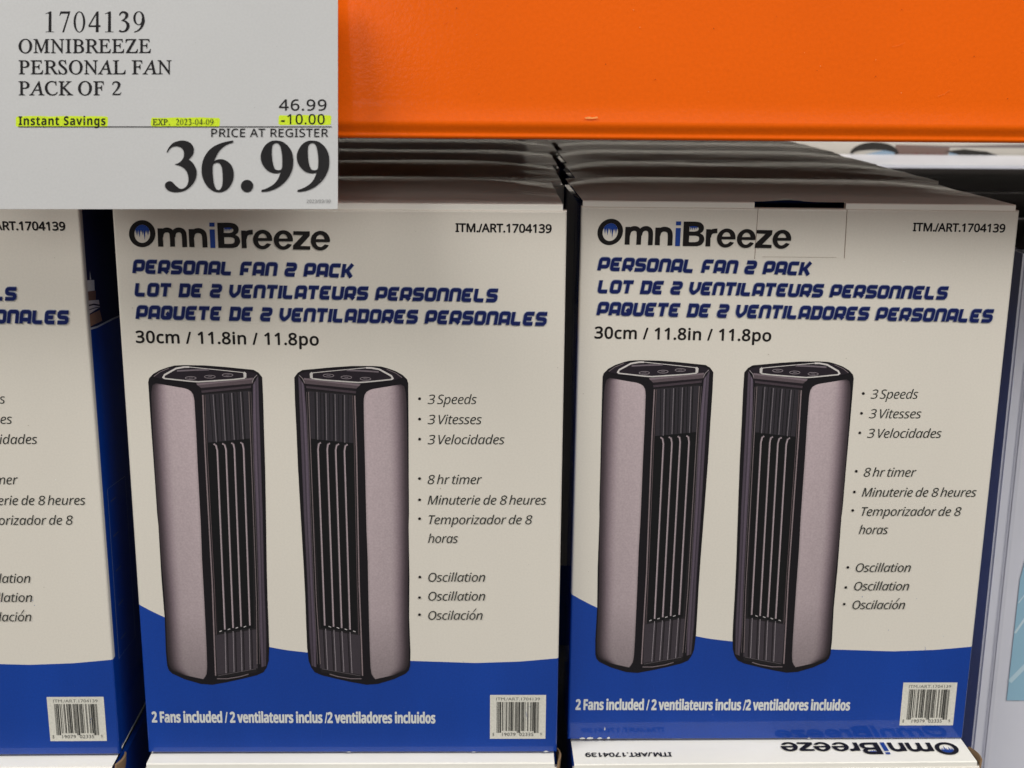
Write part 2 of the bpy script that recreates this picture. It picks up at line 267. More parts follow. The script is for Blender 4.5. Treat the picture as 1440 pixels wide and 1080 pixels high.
LOGO=[('k',[(22.78,315.81),(22.76,316.97),(22.56,318.1),(22.2,319.18),(21.67,320.16),(20.99,321.04),(20.18,321.79),(19.25,322.39),(18.24,322.83),(17.16,323.09),(16.05,323.18),(14.92,323.08),(13.81,322.8),(12.74,322.35),(11.74,321.74),(10.84,320.98),(10.06,320.09),(9.4,319.09),(8.9,318.01),(8.57,316.88),(8.41,315.72),(8.42,314.55),(8.61,313.42),(8.98,312.34),(9.5,311.35),(10.18,310.46),(10.99,309.71),(11.92,309.1),(12.93,308.66),(14.01,308.39),(15.14,308.31),(16.27,308.41),(17.38,308.69),(18.46,309.14),(19.46,309.76),(20.36,310.53),(21.15,311.42),(21.8,312.42),(22.29,313.51),(22.62,314.64)],[[(19.95,315.71),(19.93,316.58),(19.79,317.42),(19.52,318.2),(19.13,318.91),(18.64,319.52),(18.05,320.02),(17.39,320.38),(16.68,320.6),(15.93,320.67),(15.18,320.59),(14.44,320.36),(13.74,319.99),(13.09,319.49),(12.52,318.87),(12.04,318.15),(11.68,317.36),(11.43,316.52),(11.31,315.65),(11.32,314.79),(11.46,313.94),(11.73,313.16),(12.12,312.44),(12.61,311.83),(13.2,311.33),(13.86,310.97),(14.57,310.75),(15.32,310.67),(16.08,310.76),(16.82,310.99),(17.53,311.36),(18.17,311.86),(18.74,312.49),(19.22,313.2),(19.59,314.0),(19.83,314.84)]]),('b',[(19.75,317.4),(19.52,318.09),(19.2,318.72),(18.8,319.28),(18.33,319.75),(17.79,320.13),(17.2,320.41),(16.58,320.58),(15.93,320.63),(15.28,320.57),(14.63,320.39),(14.01,320.11),(13.42,319.72),(12.89,319.24),(12.42,318.67),(12.02,318.04),(11.71,317.35),(11.68,317.16),(12.21,317.77),(12.3,314.73),(12.87,317.49),(13.01,314.53),(13.55,317.9),(14.05,313.72),(14.76,317.91),(15.08,316.57),(15.47,317.79),(15.77,314.75),(16.26,317.51),(16.75,312.23),(17.47,317.52),(17.8,316.3),(18.22,317.77),(18.36,314.76),(18.86,317.69),(18.96,314.77),(19.44,317.41)],[]),('k',[(24.08,318.74),(26.78,318.76),(26.73,308.71),(23.9,308.69)],[]),('k',[(26.88,313.77),(26.98,314.2),(27.11,314.78),(27.26,315.32),(27.39,315.64),(27.54,315.85),(27.75,316.06),(27.98,316.24),(28.21,316.37),(28.48,316.46),(28.82,316.53),(29.16,316.55),(29.45,316.52),(29.72,316.45),(29.98,316.34),(30.16,316.23),(30.27,316.09),(30.36,315.91),(30.43,315.64),(30.49,315.12),(30.54,314.32),(30.55,313.04),(30.53,311.38),(30.48,309.79),(30.46,308.69),(33.13,308.79),(33.16,309.89),(33.2,311.5),(33.23,313.2),(33.21,314.57),(33.15,315.51),(33.06,316.28),(32.87,316.99),(32.53,317.67),(32.01,318.27),(31.37,318.71),(30.72,318.99),(30.07,319.16),(29.37,319.23),(28.65,319.19),(27.94,319.05),(27.25,318.8),(26.61,318.45),(26.04,318.01),(25.53,317.48),(25.08,316.83),(24.74,316.06),(24.52,315.28),(24.38,314.64),(24.28,314.22)],[]),('k',[(33.51,313.81),(33.62,314.26),(33.76,314.88),(33.92,315.46),(34.07,315.81),(34.21,316.01),(34.41,316.2),(34.62,316.36),(34.84,316.48),(35.1,316.56),(35.44,316.61),(35.78,316.62),(36.05,316.58),(36.3,316.5),(36.53,316.38),(36.71,316.24),(36.85,316.07),(36.94,315.87),(37.01,315.63),(37.07,315.15),(37.13,314.36),(37.15,313.02),(37.14,311.28),(37.11,309.6),(37.09,308.43),(39.76,308.55),(39.78,309.72),(39.81,311.41),(39.82,313.19),(39.8,314.62),(39.73,315.57),(39.63,316.31),(39.44,316.98),(39.11,317.61),(38.65,318.2),(38.06,318.66),(37.44,318.98),(36.79,319.19),(36.09,319.29),(35.37,319.28),(34.65,319.17),(33.95,318.94),(33.31,318.61),(32.73,318.18),(32.21,317.65),(31.75,316.99),(31.41,316.2),(31.18,315.4),(31.02,314.72),(30.91,314.27)],[]),('k',[(41.02,318.48),(43.68,318.5),(43.81,308.53),(40.98,308.59)],[]),('k',[(43.9,313.69),(43.99,314.12),(44.11,314.69),(44.24,315.2),(44.36,315.48),(44.51,315.65),(44.74,315.86),(45.01,316.03),(45.27,316.15),(45.57,316.23),(45.96,316.27),(46.37,316.26),(46.73,316.2),(47.06,316.1),(47.36,315.97),(47.59,315.81),(47.76,315.63),(47.89,315.42),(47.98,315.18),(48.07,314.73),(48.15,313.98),(48.2,312.71),(48.21,311.06),(48.19,309.45),(48.18,308.33),(50.94,308.47),(50.95,309.58),(50.96,311.2),(50.96,312.92),(50.9,314.32),(50.79,315.29),(50.63,316.06),(50.37,316.75),(49.98,317.38),(49.45,317.95),(48.81,318.39),(48.15,318.69),(47.48,318.9),(46.77,319.01),(46.01,319.03),(45.25,318.95),(44.49,318.75),(43.79,318.43),(43.14,318.01),(42.56,317.48),(42.03,316.81),(41.65,315.99),(41.43,315.19),(41.3,314.53),(41.21,314.12)],[]),('b',[(52.5,322.08),(55.4,322.1),(55.3,319.87),(52.47,319.86)],[]),('b',[(52.48,318.36),(55.31,318.37),(55.23,308.19),(52.51,308.17)],[]),('k',[(56.81,322.03),(62.83,322.07),(63.71,322.0),(64.94,321.89),(66.04,321.65),(66.84,321.21),(67.5,320.64),(67.99,320.04),(68.28,319.42),(68.39,318.76),(68.39,318.13),(68.29,317.55),(68.06,316.99),(67.76,316.5),(67.3,316.08),(66.76,315.72),(66.38,315.48),(66.87,315.22),(67.57,314.84),(68.15,314.35),(68.52,313.74),(68.78,313.02),(68.91,312.32),(68.89,311.65),(68.73,311.0),(68.46,310.4),(68.11,309.83),(67.66,309.3),(67.1,308.88),(66.33,308.58),(65.46,308.38),(64.84,308.25),(56.85,308.2)],[[(60.24,319.3),(63.32,319.44),(63.77,319.35),(64.4,319.21),(64.91,319.0),(65.22,318.71),(65.42,318.36),(65.48,317.99),(65.38,317.61),(65.16,317.21),(64.82,316.89),(64.29,316.69),(63.64,316.56),(63.18,316.47),(60.19,316.46)],[(60.25,314.14),(63.89,314.16),(64.35,314.05),(64.98,313.89),(65.49,313.64),(65.77,313.27),(65.92,312.81),(65.96,312.34),(65.88,311.86),(65.68,311.38),(65.37,310.99),(64.84,310.74),(64.19,310.59),(63.73,310.49),(60.24,310.47)]]),('b',[(60.24,319.34),(63.32,319.48),(64.72,319.12),(65.1,318.64),(64.38,318.8),(64.16,317.5),(63.97,318.71),(63.48,318.63),(63.1,317.29),(62.84,318.63),(62.35,318.7),(61.88,317.08),(61.7,318.62),(61.26,318.62),(60.87,317.07),(60.66,318.69)],[]),('k',[(69.72,317.86),(72.26,317.87),(72.43,308.17),(69.71,308.16)],[]),('k',[(72.58,313.08),(72.65,313.48),(72.74,313.99),(72.85,314.45),(72.97,314.74),(73.12,314.95),(73.3,315.17),(73.5,315.33),(73.71,315.44),(74.15,315.56),(74.84,315.64),(75.56,315.7),(76.09,315.75),(75.98,318.34),(75.47,318.3),(74.69,318.23),(73.78,318.11),(72.9,317.88),(72.16,317.49),(71.56,317.01),(71.09,316.48),(70.69,315.88),(70.39,315.15),(70.21,314.42),(70.1,313.83),(70.03,313.46)],[]),('k',[(86.5,312.27),(86.53,313.04),(86.49,313.95),(86.29,314.84),(85.95,315.67),(85.48,316.42),(84.88,317.08),(84.18,317.61),(83.39,318.01),(82.55,318.27),(81.66,318.38),(80.77,318.33),(79.88,318.12),(79.04,317.77),(78.26,317.28),(77.57,316.67),(76.99,315.95),(76.52,315.14),(76.2,314.28),(76.02,313.37),(75.99,312.46),(76.12,311.56),(76.39,310.7),(76.81,309.9),(77.36,309.2),(78.01,308.61),(78.77,308.14),(79.59,307.82),(80.47,307.64),(81.37,307.63),(82.26,307.76),(83.13,308.06),(83.94,308.49),(84.67,309.05),(85.3,309.73),(85.82,310.51),(83.7,310.98),(83.0,310.51),(82.71,310.19),(82.38,309.92),(82.04,309.72),(81.67,309.58),(81.3,309.51),(80.93,309.51),(80.57,309.57),(80.21,309.71),(79.88,309.92),(79.58,310.18),(79.32,310.51),(79.09,310.88),(78.91,311.29),(78.77,311.74),(78.8,312.22)],[[(83.6,313.84),(83.63,313.87),(83.48,314.53),(83.22,315.13),(82.85,315.63),(82.4,316.0),(81.89,316.23),(81.35,316.31),(80.8,316.22),(80.27,315.99),(79.79,315.61),(79.39,315.11),(79.07,314.51),(78.87,313.84),(78.86,313.81)]]),('k',[(97.86,312.09),(97.88,312.87),(97.84,313.78),(97.64,314.67),(97.29,315.5),(96.82,316.25),(96.22,316.91),(95.51,317.44),(94.72,317.84),(93.87,318.1),(92.99,318.21),(92.09,318.16),(91.21,317.95),(90.37,317.6),(89.59,317.11),(88.9,316.5),(88.32,315.78),(87.86,314.97),(87.54,314.1),(87.36,313.2),(87.34,312.28),(87.47,311.38),(87.75,310.52),(88.17,309.73),(88.72,309.03),(89.38,308.43),(90.13,307.97),(90.96,307.64),(91.84,307.47),(92.73,307.45),(93.63,307.59),(94.49,307.88),(95.3,308.31),(96.04,308.88),(96.67,309.56),(97.18,310.33),(95.05,310.81),(94.36,310.34),(94.07,310.02),(93.74,309.75),(93.4,309.54),(93.03,309.4),(92.66,309.33),(92.29,309.33),(91.93,309.4),(91.57,309.54),(91.24,309.74),(90.94,310.01),(90.67,310.33),(90.44,310.7),(90.26,311.12),(90.12,311.57),(90.15,312.04)],[[(94.95,313.67),(94.98,313.7),(94.82,314.36),(94.56,314.96),(94.19,315.46),(93.74,315.83),(93.23,316.06),(92.68,316.14),(92.13,316.05),(91.6,315.82),(91.13,315.44),(90.72,314.93),(90.41,314.33),(90.22,313.67),(90.2,313.64)]]),('k',[(118.15,311.85),(118.17,312.63),(118.12,313.54),(117.91,314.43),(117.57,315.26),(117.08,316.01),(116.48,316.67),(115.77,317.21),(114.97,317.61),(114.12,317.87),(113.23,317.97),(112.34,317.92),(111.46,317.72),(110.62,317.37),(109.84,316.88),(109.16,316.26),(108.58,315.54),(108.12,314.74),(107.81,313.87),(107.64,312.96),(107.62,312.04),(107.76,311.14),(108.04,310.28),(108.47,309.49),(109.02,308.79),(109.69,308.19),(110.45,307.73),(111.28,307.4),(112.16,307.23),(113.06,307.21),(113.95,307.35),(114.82,307.64),(115.62,308.07),(116.35,308.64),(116.98,309.32),(117.49,310.09),(115.35,310.57),(114.66,310.1),(114.37,309.78),(114.05,309.51),(113.71,309.3),(113.34,309.16),(112.97,309.09),(112.6,309.09),(112.23,309.16),(111.88,309.3),(111.55,309.5),(111.24,309.77),(110.97,310.09),(110.74,310.46),(110.55,310.88),(110.41,311.33),(110.43,311.81)],[[(115.23,313.43),(115.26,313.46),(115.1,314.13),(114.83,314.72),(114.46,315.22),(114.0,315.59),(113.49,315.82),(112.94,315.9),(112.39,315.82),(111.87,315.58),(111.39,315.2),(110.99,314.7),(110.69,314.1),(110.49,313.43),(110.48,313.4)]]),('k',[(98.24,317.72),(107.24,317.65),(107.08,315.13),(101.84,309.59),(107.32,309.42),(107.18,307.57),(97.71,307.64),(97.87,309.97),(103.45,315.63),(98.18,315.76)],[])]
DIGITS=[([(234.52,213.86),(235.5,211.82),(236.93,208.93),(238.59,206.25),(240.4,204.11),(242.45,202.18),(244.79,200.58),(247.61,199.37),(250.73,198.49),(253.65,197.93),(256.14,197.68),(258.43,197.74),(260.73,198.1),(263.19,198.73),(265.65,199.65),(267.81,200.94),(269.63,202.75),(271.15,204.95),(272.24,207.14),(272.81,209.2),(272.95,211.27),(272.77,213.33),(272.31,215.45),(271.53,217.57),(270.47,219.53),(268.88,221.41),(267.02,223.13),(265.69,224.31),(267.2,225.49),(269.35,227.21),(271.35,229.27),(273.05,231.7),(274.6,234.47),(275.78,237.24),(276.51,239.86),(276.86,242.49),(276.84,245.21),(276.46,248.13),(275.7,251.14),(274.54,254.06),(272.94,256.86),(270.93,259.57),(268.7,262.03),(266.23,264.27),(263.53,266.27),(260.73,267.88),(257.84,269.0),(254.86,269.73),(251.88,270.18),(248.86,270.39),(245.84,270.34),(243.02,270.0),(240.4,269.38),(237.97,268.49),(235.94,267.34),(234.33,265.86),(233.12,264.11),(232.4,262.39),(232.23,260.7),(232.56,259.03),(233.28,257.6),(234.49,256.43),(236.1,255.49),(237.71,254.95),(239.18,254.85),(240.66,255.15),(242.14,255.83),(243.58,257.05),(245.02,258.65),(246.56,260.26),(248.3,261.87),(250.14,263.47),(251.88,264.69),(253.38,265.38),(254.79,265.67),(256.3,265.57),(258.09,265.05),(259.98,264.13),(261.62,262.92),(262.87,261.41),(263.88,259.61),(264.63,257.6),(265.13,255.41),(265.38,253.01),(265.33,250.52),(264.97,247.85),(264.32,245.07),(263.39,242.55),(262.16,240.42),(260.66,238.55),(258.96,236.89),(257.06,235.43),(254.96,234.19),(252.76,233.17),(250.2,232.37),(247.55,231.78),(245.68,231.4),(247.58,230.73),(250.27,229.74),(252.76,228.39),(254.82,226.56),(256.68,224.37),(258.07,222.19),(258.84,220.09),(259.14,217.99),(259.14,215.99),(258.89,214.09),(258.34,212.28),(257.54,210.68),(256.47,209.29),(255.14,208.09),(253.65,207.14),(251.98,206.42),(250.16,205.94),(248.33,205.72),(246.53,205.75),(244.73,206.03),(243.02,206.6),(241.41,207.55),(239.91,208.79),(238.59,210.15),(237.48,211.77),(236.56,213.52),(235.94,214.75),(235.52,214.49),(234.94,214.13)],[]),([(328.2,197.75),(328.2,198.59),(328.2,199.74),(328.2,200.58),(325.85,201.21),(322.5,202.18),(319.17,203.59),(316.07,205.62),(313.0,208.1),(310.31,210.68),(308.21,213.27),(306.51,215.96),(305.0,218.65),(303.56,221.6),(302.31,224.55),(301.46,226.62),(302.77,225.93),(304.67,225.0),(306.77,224.31),(308.97,223.99),(311.36,223.93),(313.86,224.31),(316.54,225.26),(319.33,226.65),(321.82,228.39),(323.92,230.39),(325.71,232.73),(327.14,235.47),(328.18,238.78),(328.85,242.49),(329.08,246.09),(328.85,249.44),(328.18,252.69),(327.14,255.83),(325.68,259.01),(323.85,262.08),(321.82,264.69),(319.63,266.67),(317.23,268.18),(314.74,269.29),(312.15,270.03),(309.46,270.37),(306.77,270.36),(304.12,270.07),(301.46,269.42),(298.8,268.23),(296.05,266.37),(293.29,263.95),(290.83,261.15),(288.74,257.87),(286.93,254.19),(285.52,250.52),(284.55,247.05),(283.97,243.57),(283.75,239.9),(283.86,235.83),(284.33,231.57),(285.17,227.5),(286.39,223.76),(287.99,220.22),(289.95,216.88),(292.27,213.67),(294.95,210.67),(297.92,208.02),(301.26,205.8),(304.9,203.94),(308.54,202.35),(312.14,201.04),(315.74,200.01),(319.17,199.17),(322.63,198.51),(325.92,198.05)],[[(300.04,231.4),(301.09,230.64),(302.58,229.6),(304.12,228.92),(305.6,228.73),(307.12,228.89),(308.54,229.63),(309.87,231.05),(311.11,233.04),(312.08,235.47),(312.71,238.39),(313.09,241.75),(313.32,245.21),(313.46,248.82),(313.46,252.52),(313.32,255.83),(313.05,258.58),(312.65,260.92),(312.08,262.92),(311.34,264.59),(310.43,265.91),(309.43,266.81),(308.29,267.27),(307.06,267.32),(305.89,266.99),(304.82,266.35),(303.81,265.34),(302.88,263.8),(302.01,261.6),(301.22,258.86),(300.57,255.83),(300.09,252.42),(299.75,248.72),(299.51,245.21),(299.35,241.98),(299.29,238.95),(299.33,236.35),(299.53,234.23),(299.83,232.54)]]),([(356.36,261.68),(356.14,259.75),(355.5,257.91),(354.46,256.27),(353.09,254.89),(351.44,253.86),(349.61,253.22),(347.68,253.0),(345.75,253.22),(343.91,253.86),(342.27,254.89),(340.89,256.27),(339.86,257.91),(339.22,259.75),(339.0,261.68),(339.22,263.61),(339.86,265.44),(340.89,267.09),(342.27,268.46),(343.91,269.5),(345.75,270.14),(347.68,270.36),(349.61,270.14),(351.44,269.5),(353.09,268.46),(354.46,267.09),(355.5,265.44),(356.14,263.61)],[]),([(367.87,270.0),(367.87,269.21),(367.87,268.13),(367.87,267.34),(369.9,266.75),(372.82,265.87),(375.83,264.69),(378.82,263.18),(381.9,261.38),(384.69,259.38),(387.03,257.24),(389.08,254.92),(390.89,252.29),(392.55,248.88),(393.98,245.18),(394.96,242.55),(393.75,242.95),(392.0,243.48),(390.0,243.79),(387.8,243.81),(385.36,243.6),(382.92,243.08),(380.52,242.26),(378.13,241.13),(375.83,239.54),(373.57,237.35),(371.41,234.71),(369.64,231.93),(368.36,229.07),(367.47,226.07),(366.98,223.07),(366.85,220.15),(367.11,217.24),(367.87,214.22),(369.21,210.89),(371.05,207.46),(373.18,204.48),(375.64,202.12),(378.39,200.21),(381.15,198.81),(383.77,198.01),(386.39,197.71),(389.12,197.75),(392.03,198.01),(395.05,198.6),(397.97,199.7),(400.79,201.42),(403.51,203.66),(405.94,206.25),(408.05,209.2),(409.87,212.49),(411.25,215.99),(412.12,219.7),(412.55,223.6),(412.67,227.5),(412.58,231.3),(412.18,235.11),(411.25,239.01),(409.64,243.21),(407.49,247.5),(405.05,251.41),(402.33,254.73),(399.32,257.66),(396.2,260.26),(393.02,262.54),(389.74,264.48),(386.46,266.11),(383.18,267.4),(379.9,268.37),(376.72,269.12),(373.38,269.6),(370.13,269.85)],[[(386.46,201.82),(387.58,201.35),(388.79,201.11),(390.0,201.29),(391.23,201.93),(392.45,202.99),(393.54,204.48),(394.44,206.42),(395.2,208.8),(395.85,211.56),(396.38,214.84),(396.8,218.52),(397.09,222.19),(397.22,225.93),(397.22,229.66),(397.09,232.81),(396.9,235.12),(396.58,236.84),(395.85,238.13),(394.45,239.02),(392.64,239.49),(390.89,239.54),(389.31,239.26),(387.78,238.56),(386.46,237.24),(385.39,235.1),(384.52,232.33),(383.8,229.27),(383.24,225.86),(382.83,222.16),(382.56,218.65),(382.43,215.43),(382.43,212.42),(382.56,209.79),(382.83,207.66),(383.24,205.92),(383.8,204.48),(384.55,203.32),(385.46,202.45)]]),([(418.51,270.0),(418.51,269.21),(418.51,268.13),(418.51,267.34),(420.55,266.75),(423.46,265.87),(426.48,264.69),(429.47,263.18),(432.55,261.38),(435.34,259.38),(437.68,257.24),(439.72,254.92),(441.53,252.29),(443.2,248.88),(444.63,245.18),(445.61,242.55),(444.4,242.95),(442.64,243.48),(440.65,243.79),(438.44,243.81),(436.0,243.6),(433.56,243.08),(431.17,242.26),(428.78,241.13),(426.48,239.54),(424.22,237.35),(422.05,234.71),(420.28,231.93),(419.0,229.07),(418.12,226.07),(417.63,223.07),(417.5,220.15),(417.76,217.24),(418.51,214.22),(419.86,210.89),(421.69,207.46),(423.83,204.48),(426.28,202.12),(429.04,200.21),(431.79,198.81),(434.42,198.01),(437.04,197.71),(439.76,197.75),(442.68,198.01),(445.7,198.6),(448.62,199.7),(451.44,201.42),(454.16,203.66),(456.59,206.25),(458.7,209.2),(460.51,212.49),(461.9,215.99),(462.76,219.7),(463.2,223.6),(463.32,227.5),(463.23,231.3),(462.83,235.11),(461.9,239.01),(460.28,243.21),(458.14,247.5),(455.7,251.41),(452.98,254.73),(449.96,257.66),(446.85,260.26),(443.67,262.54),(440.39,264.48),(437.11,266.11),(433.83,267.4),(430.55,268.37),(427.37,269.12),(424.02,269.6),(420.78,269.85)],[[(437.11,201.82),(438.22,201.35),(439.43,201.11),(440.65,201.29),(441.87,201.93),(443.1,202.99),(444.19,204.48),(445.09,206.42),(445.85,208.8),(446.49,211.56),(447.03,214.84),(447.45,218.52),(447.73,222.19),(447.87,225.93),(447.87,229.66),(447.73,232.81),(447.55,235.12),(447.23,236.84),(446.49,238.13),(445.09,239.02),(443.28,239.49),(441.53,239.54),(439.95,239.26),(438.43,238.56),(437.11,237.24),(436.04,235.1),(435.17,232.33),(434.45,229.27),(433.89,225.86),(433.48,222.16),(433.21,218.65),(433.07,215.43),(433.07,212.42),(433.21,209.79),(433.48,207.66),(433.89,205.92),(434.45,204.48),(435.2,203.32),(436.1,202.45)]])]
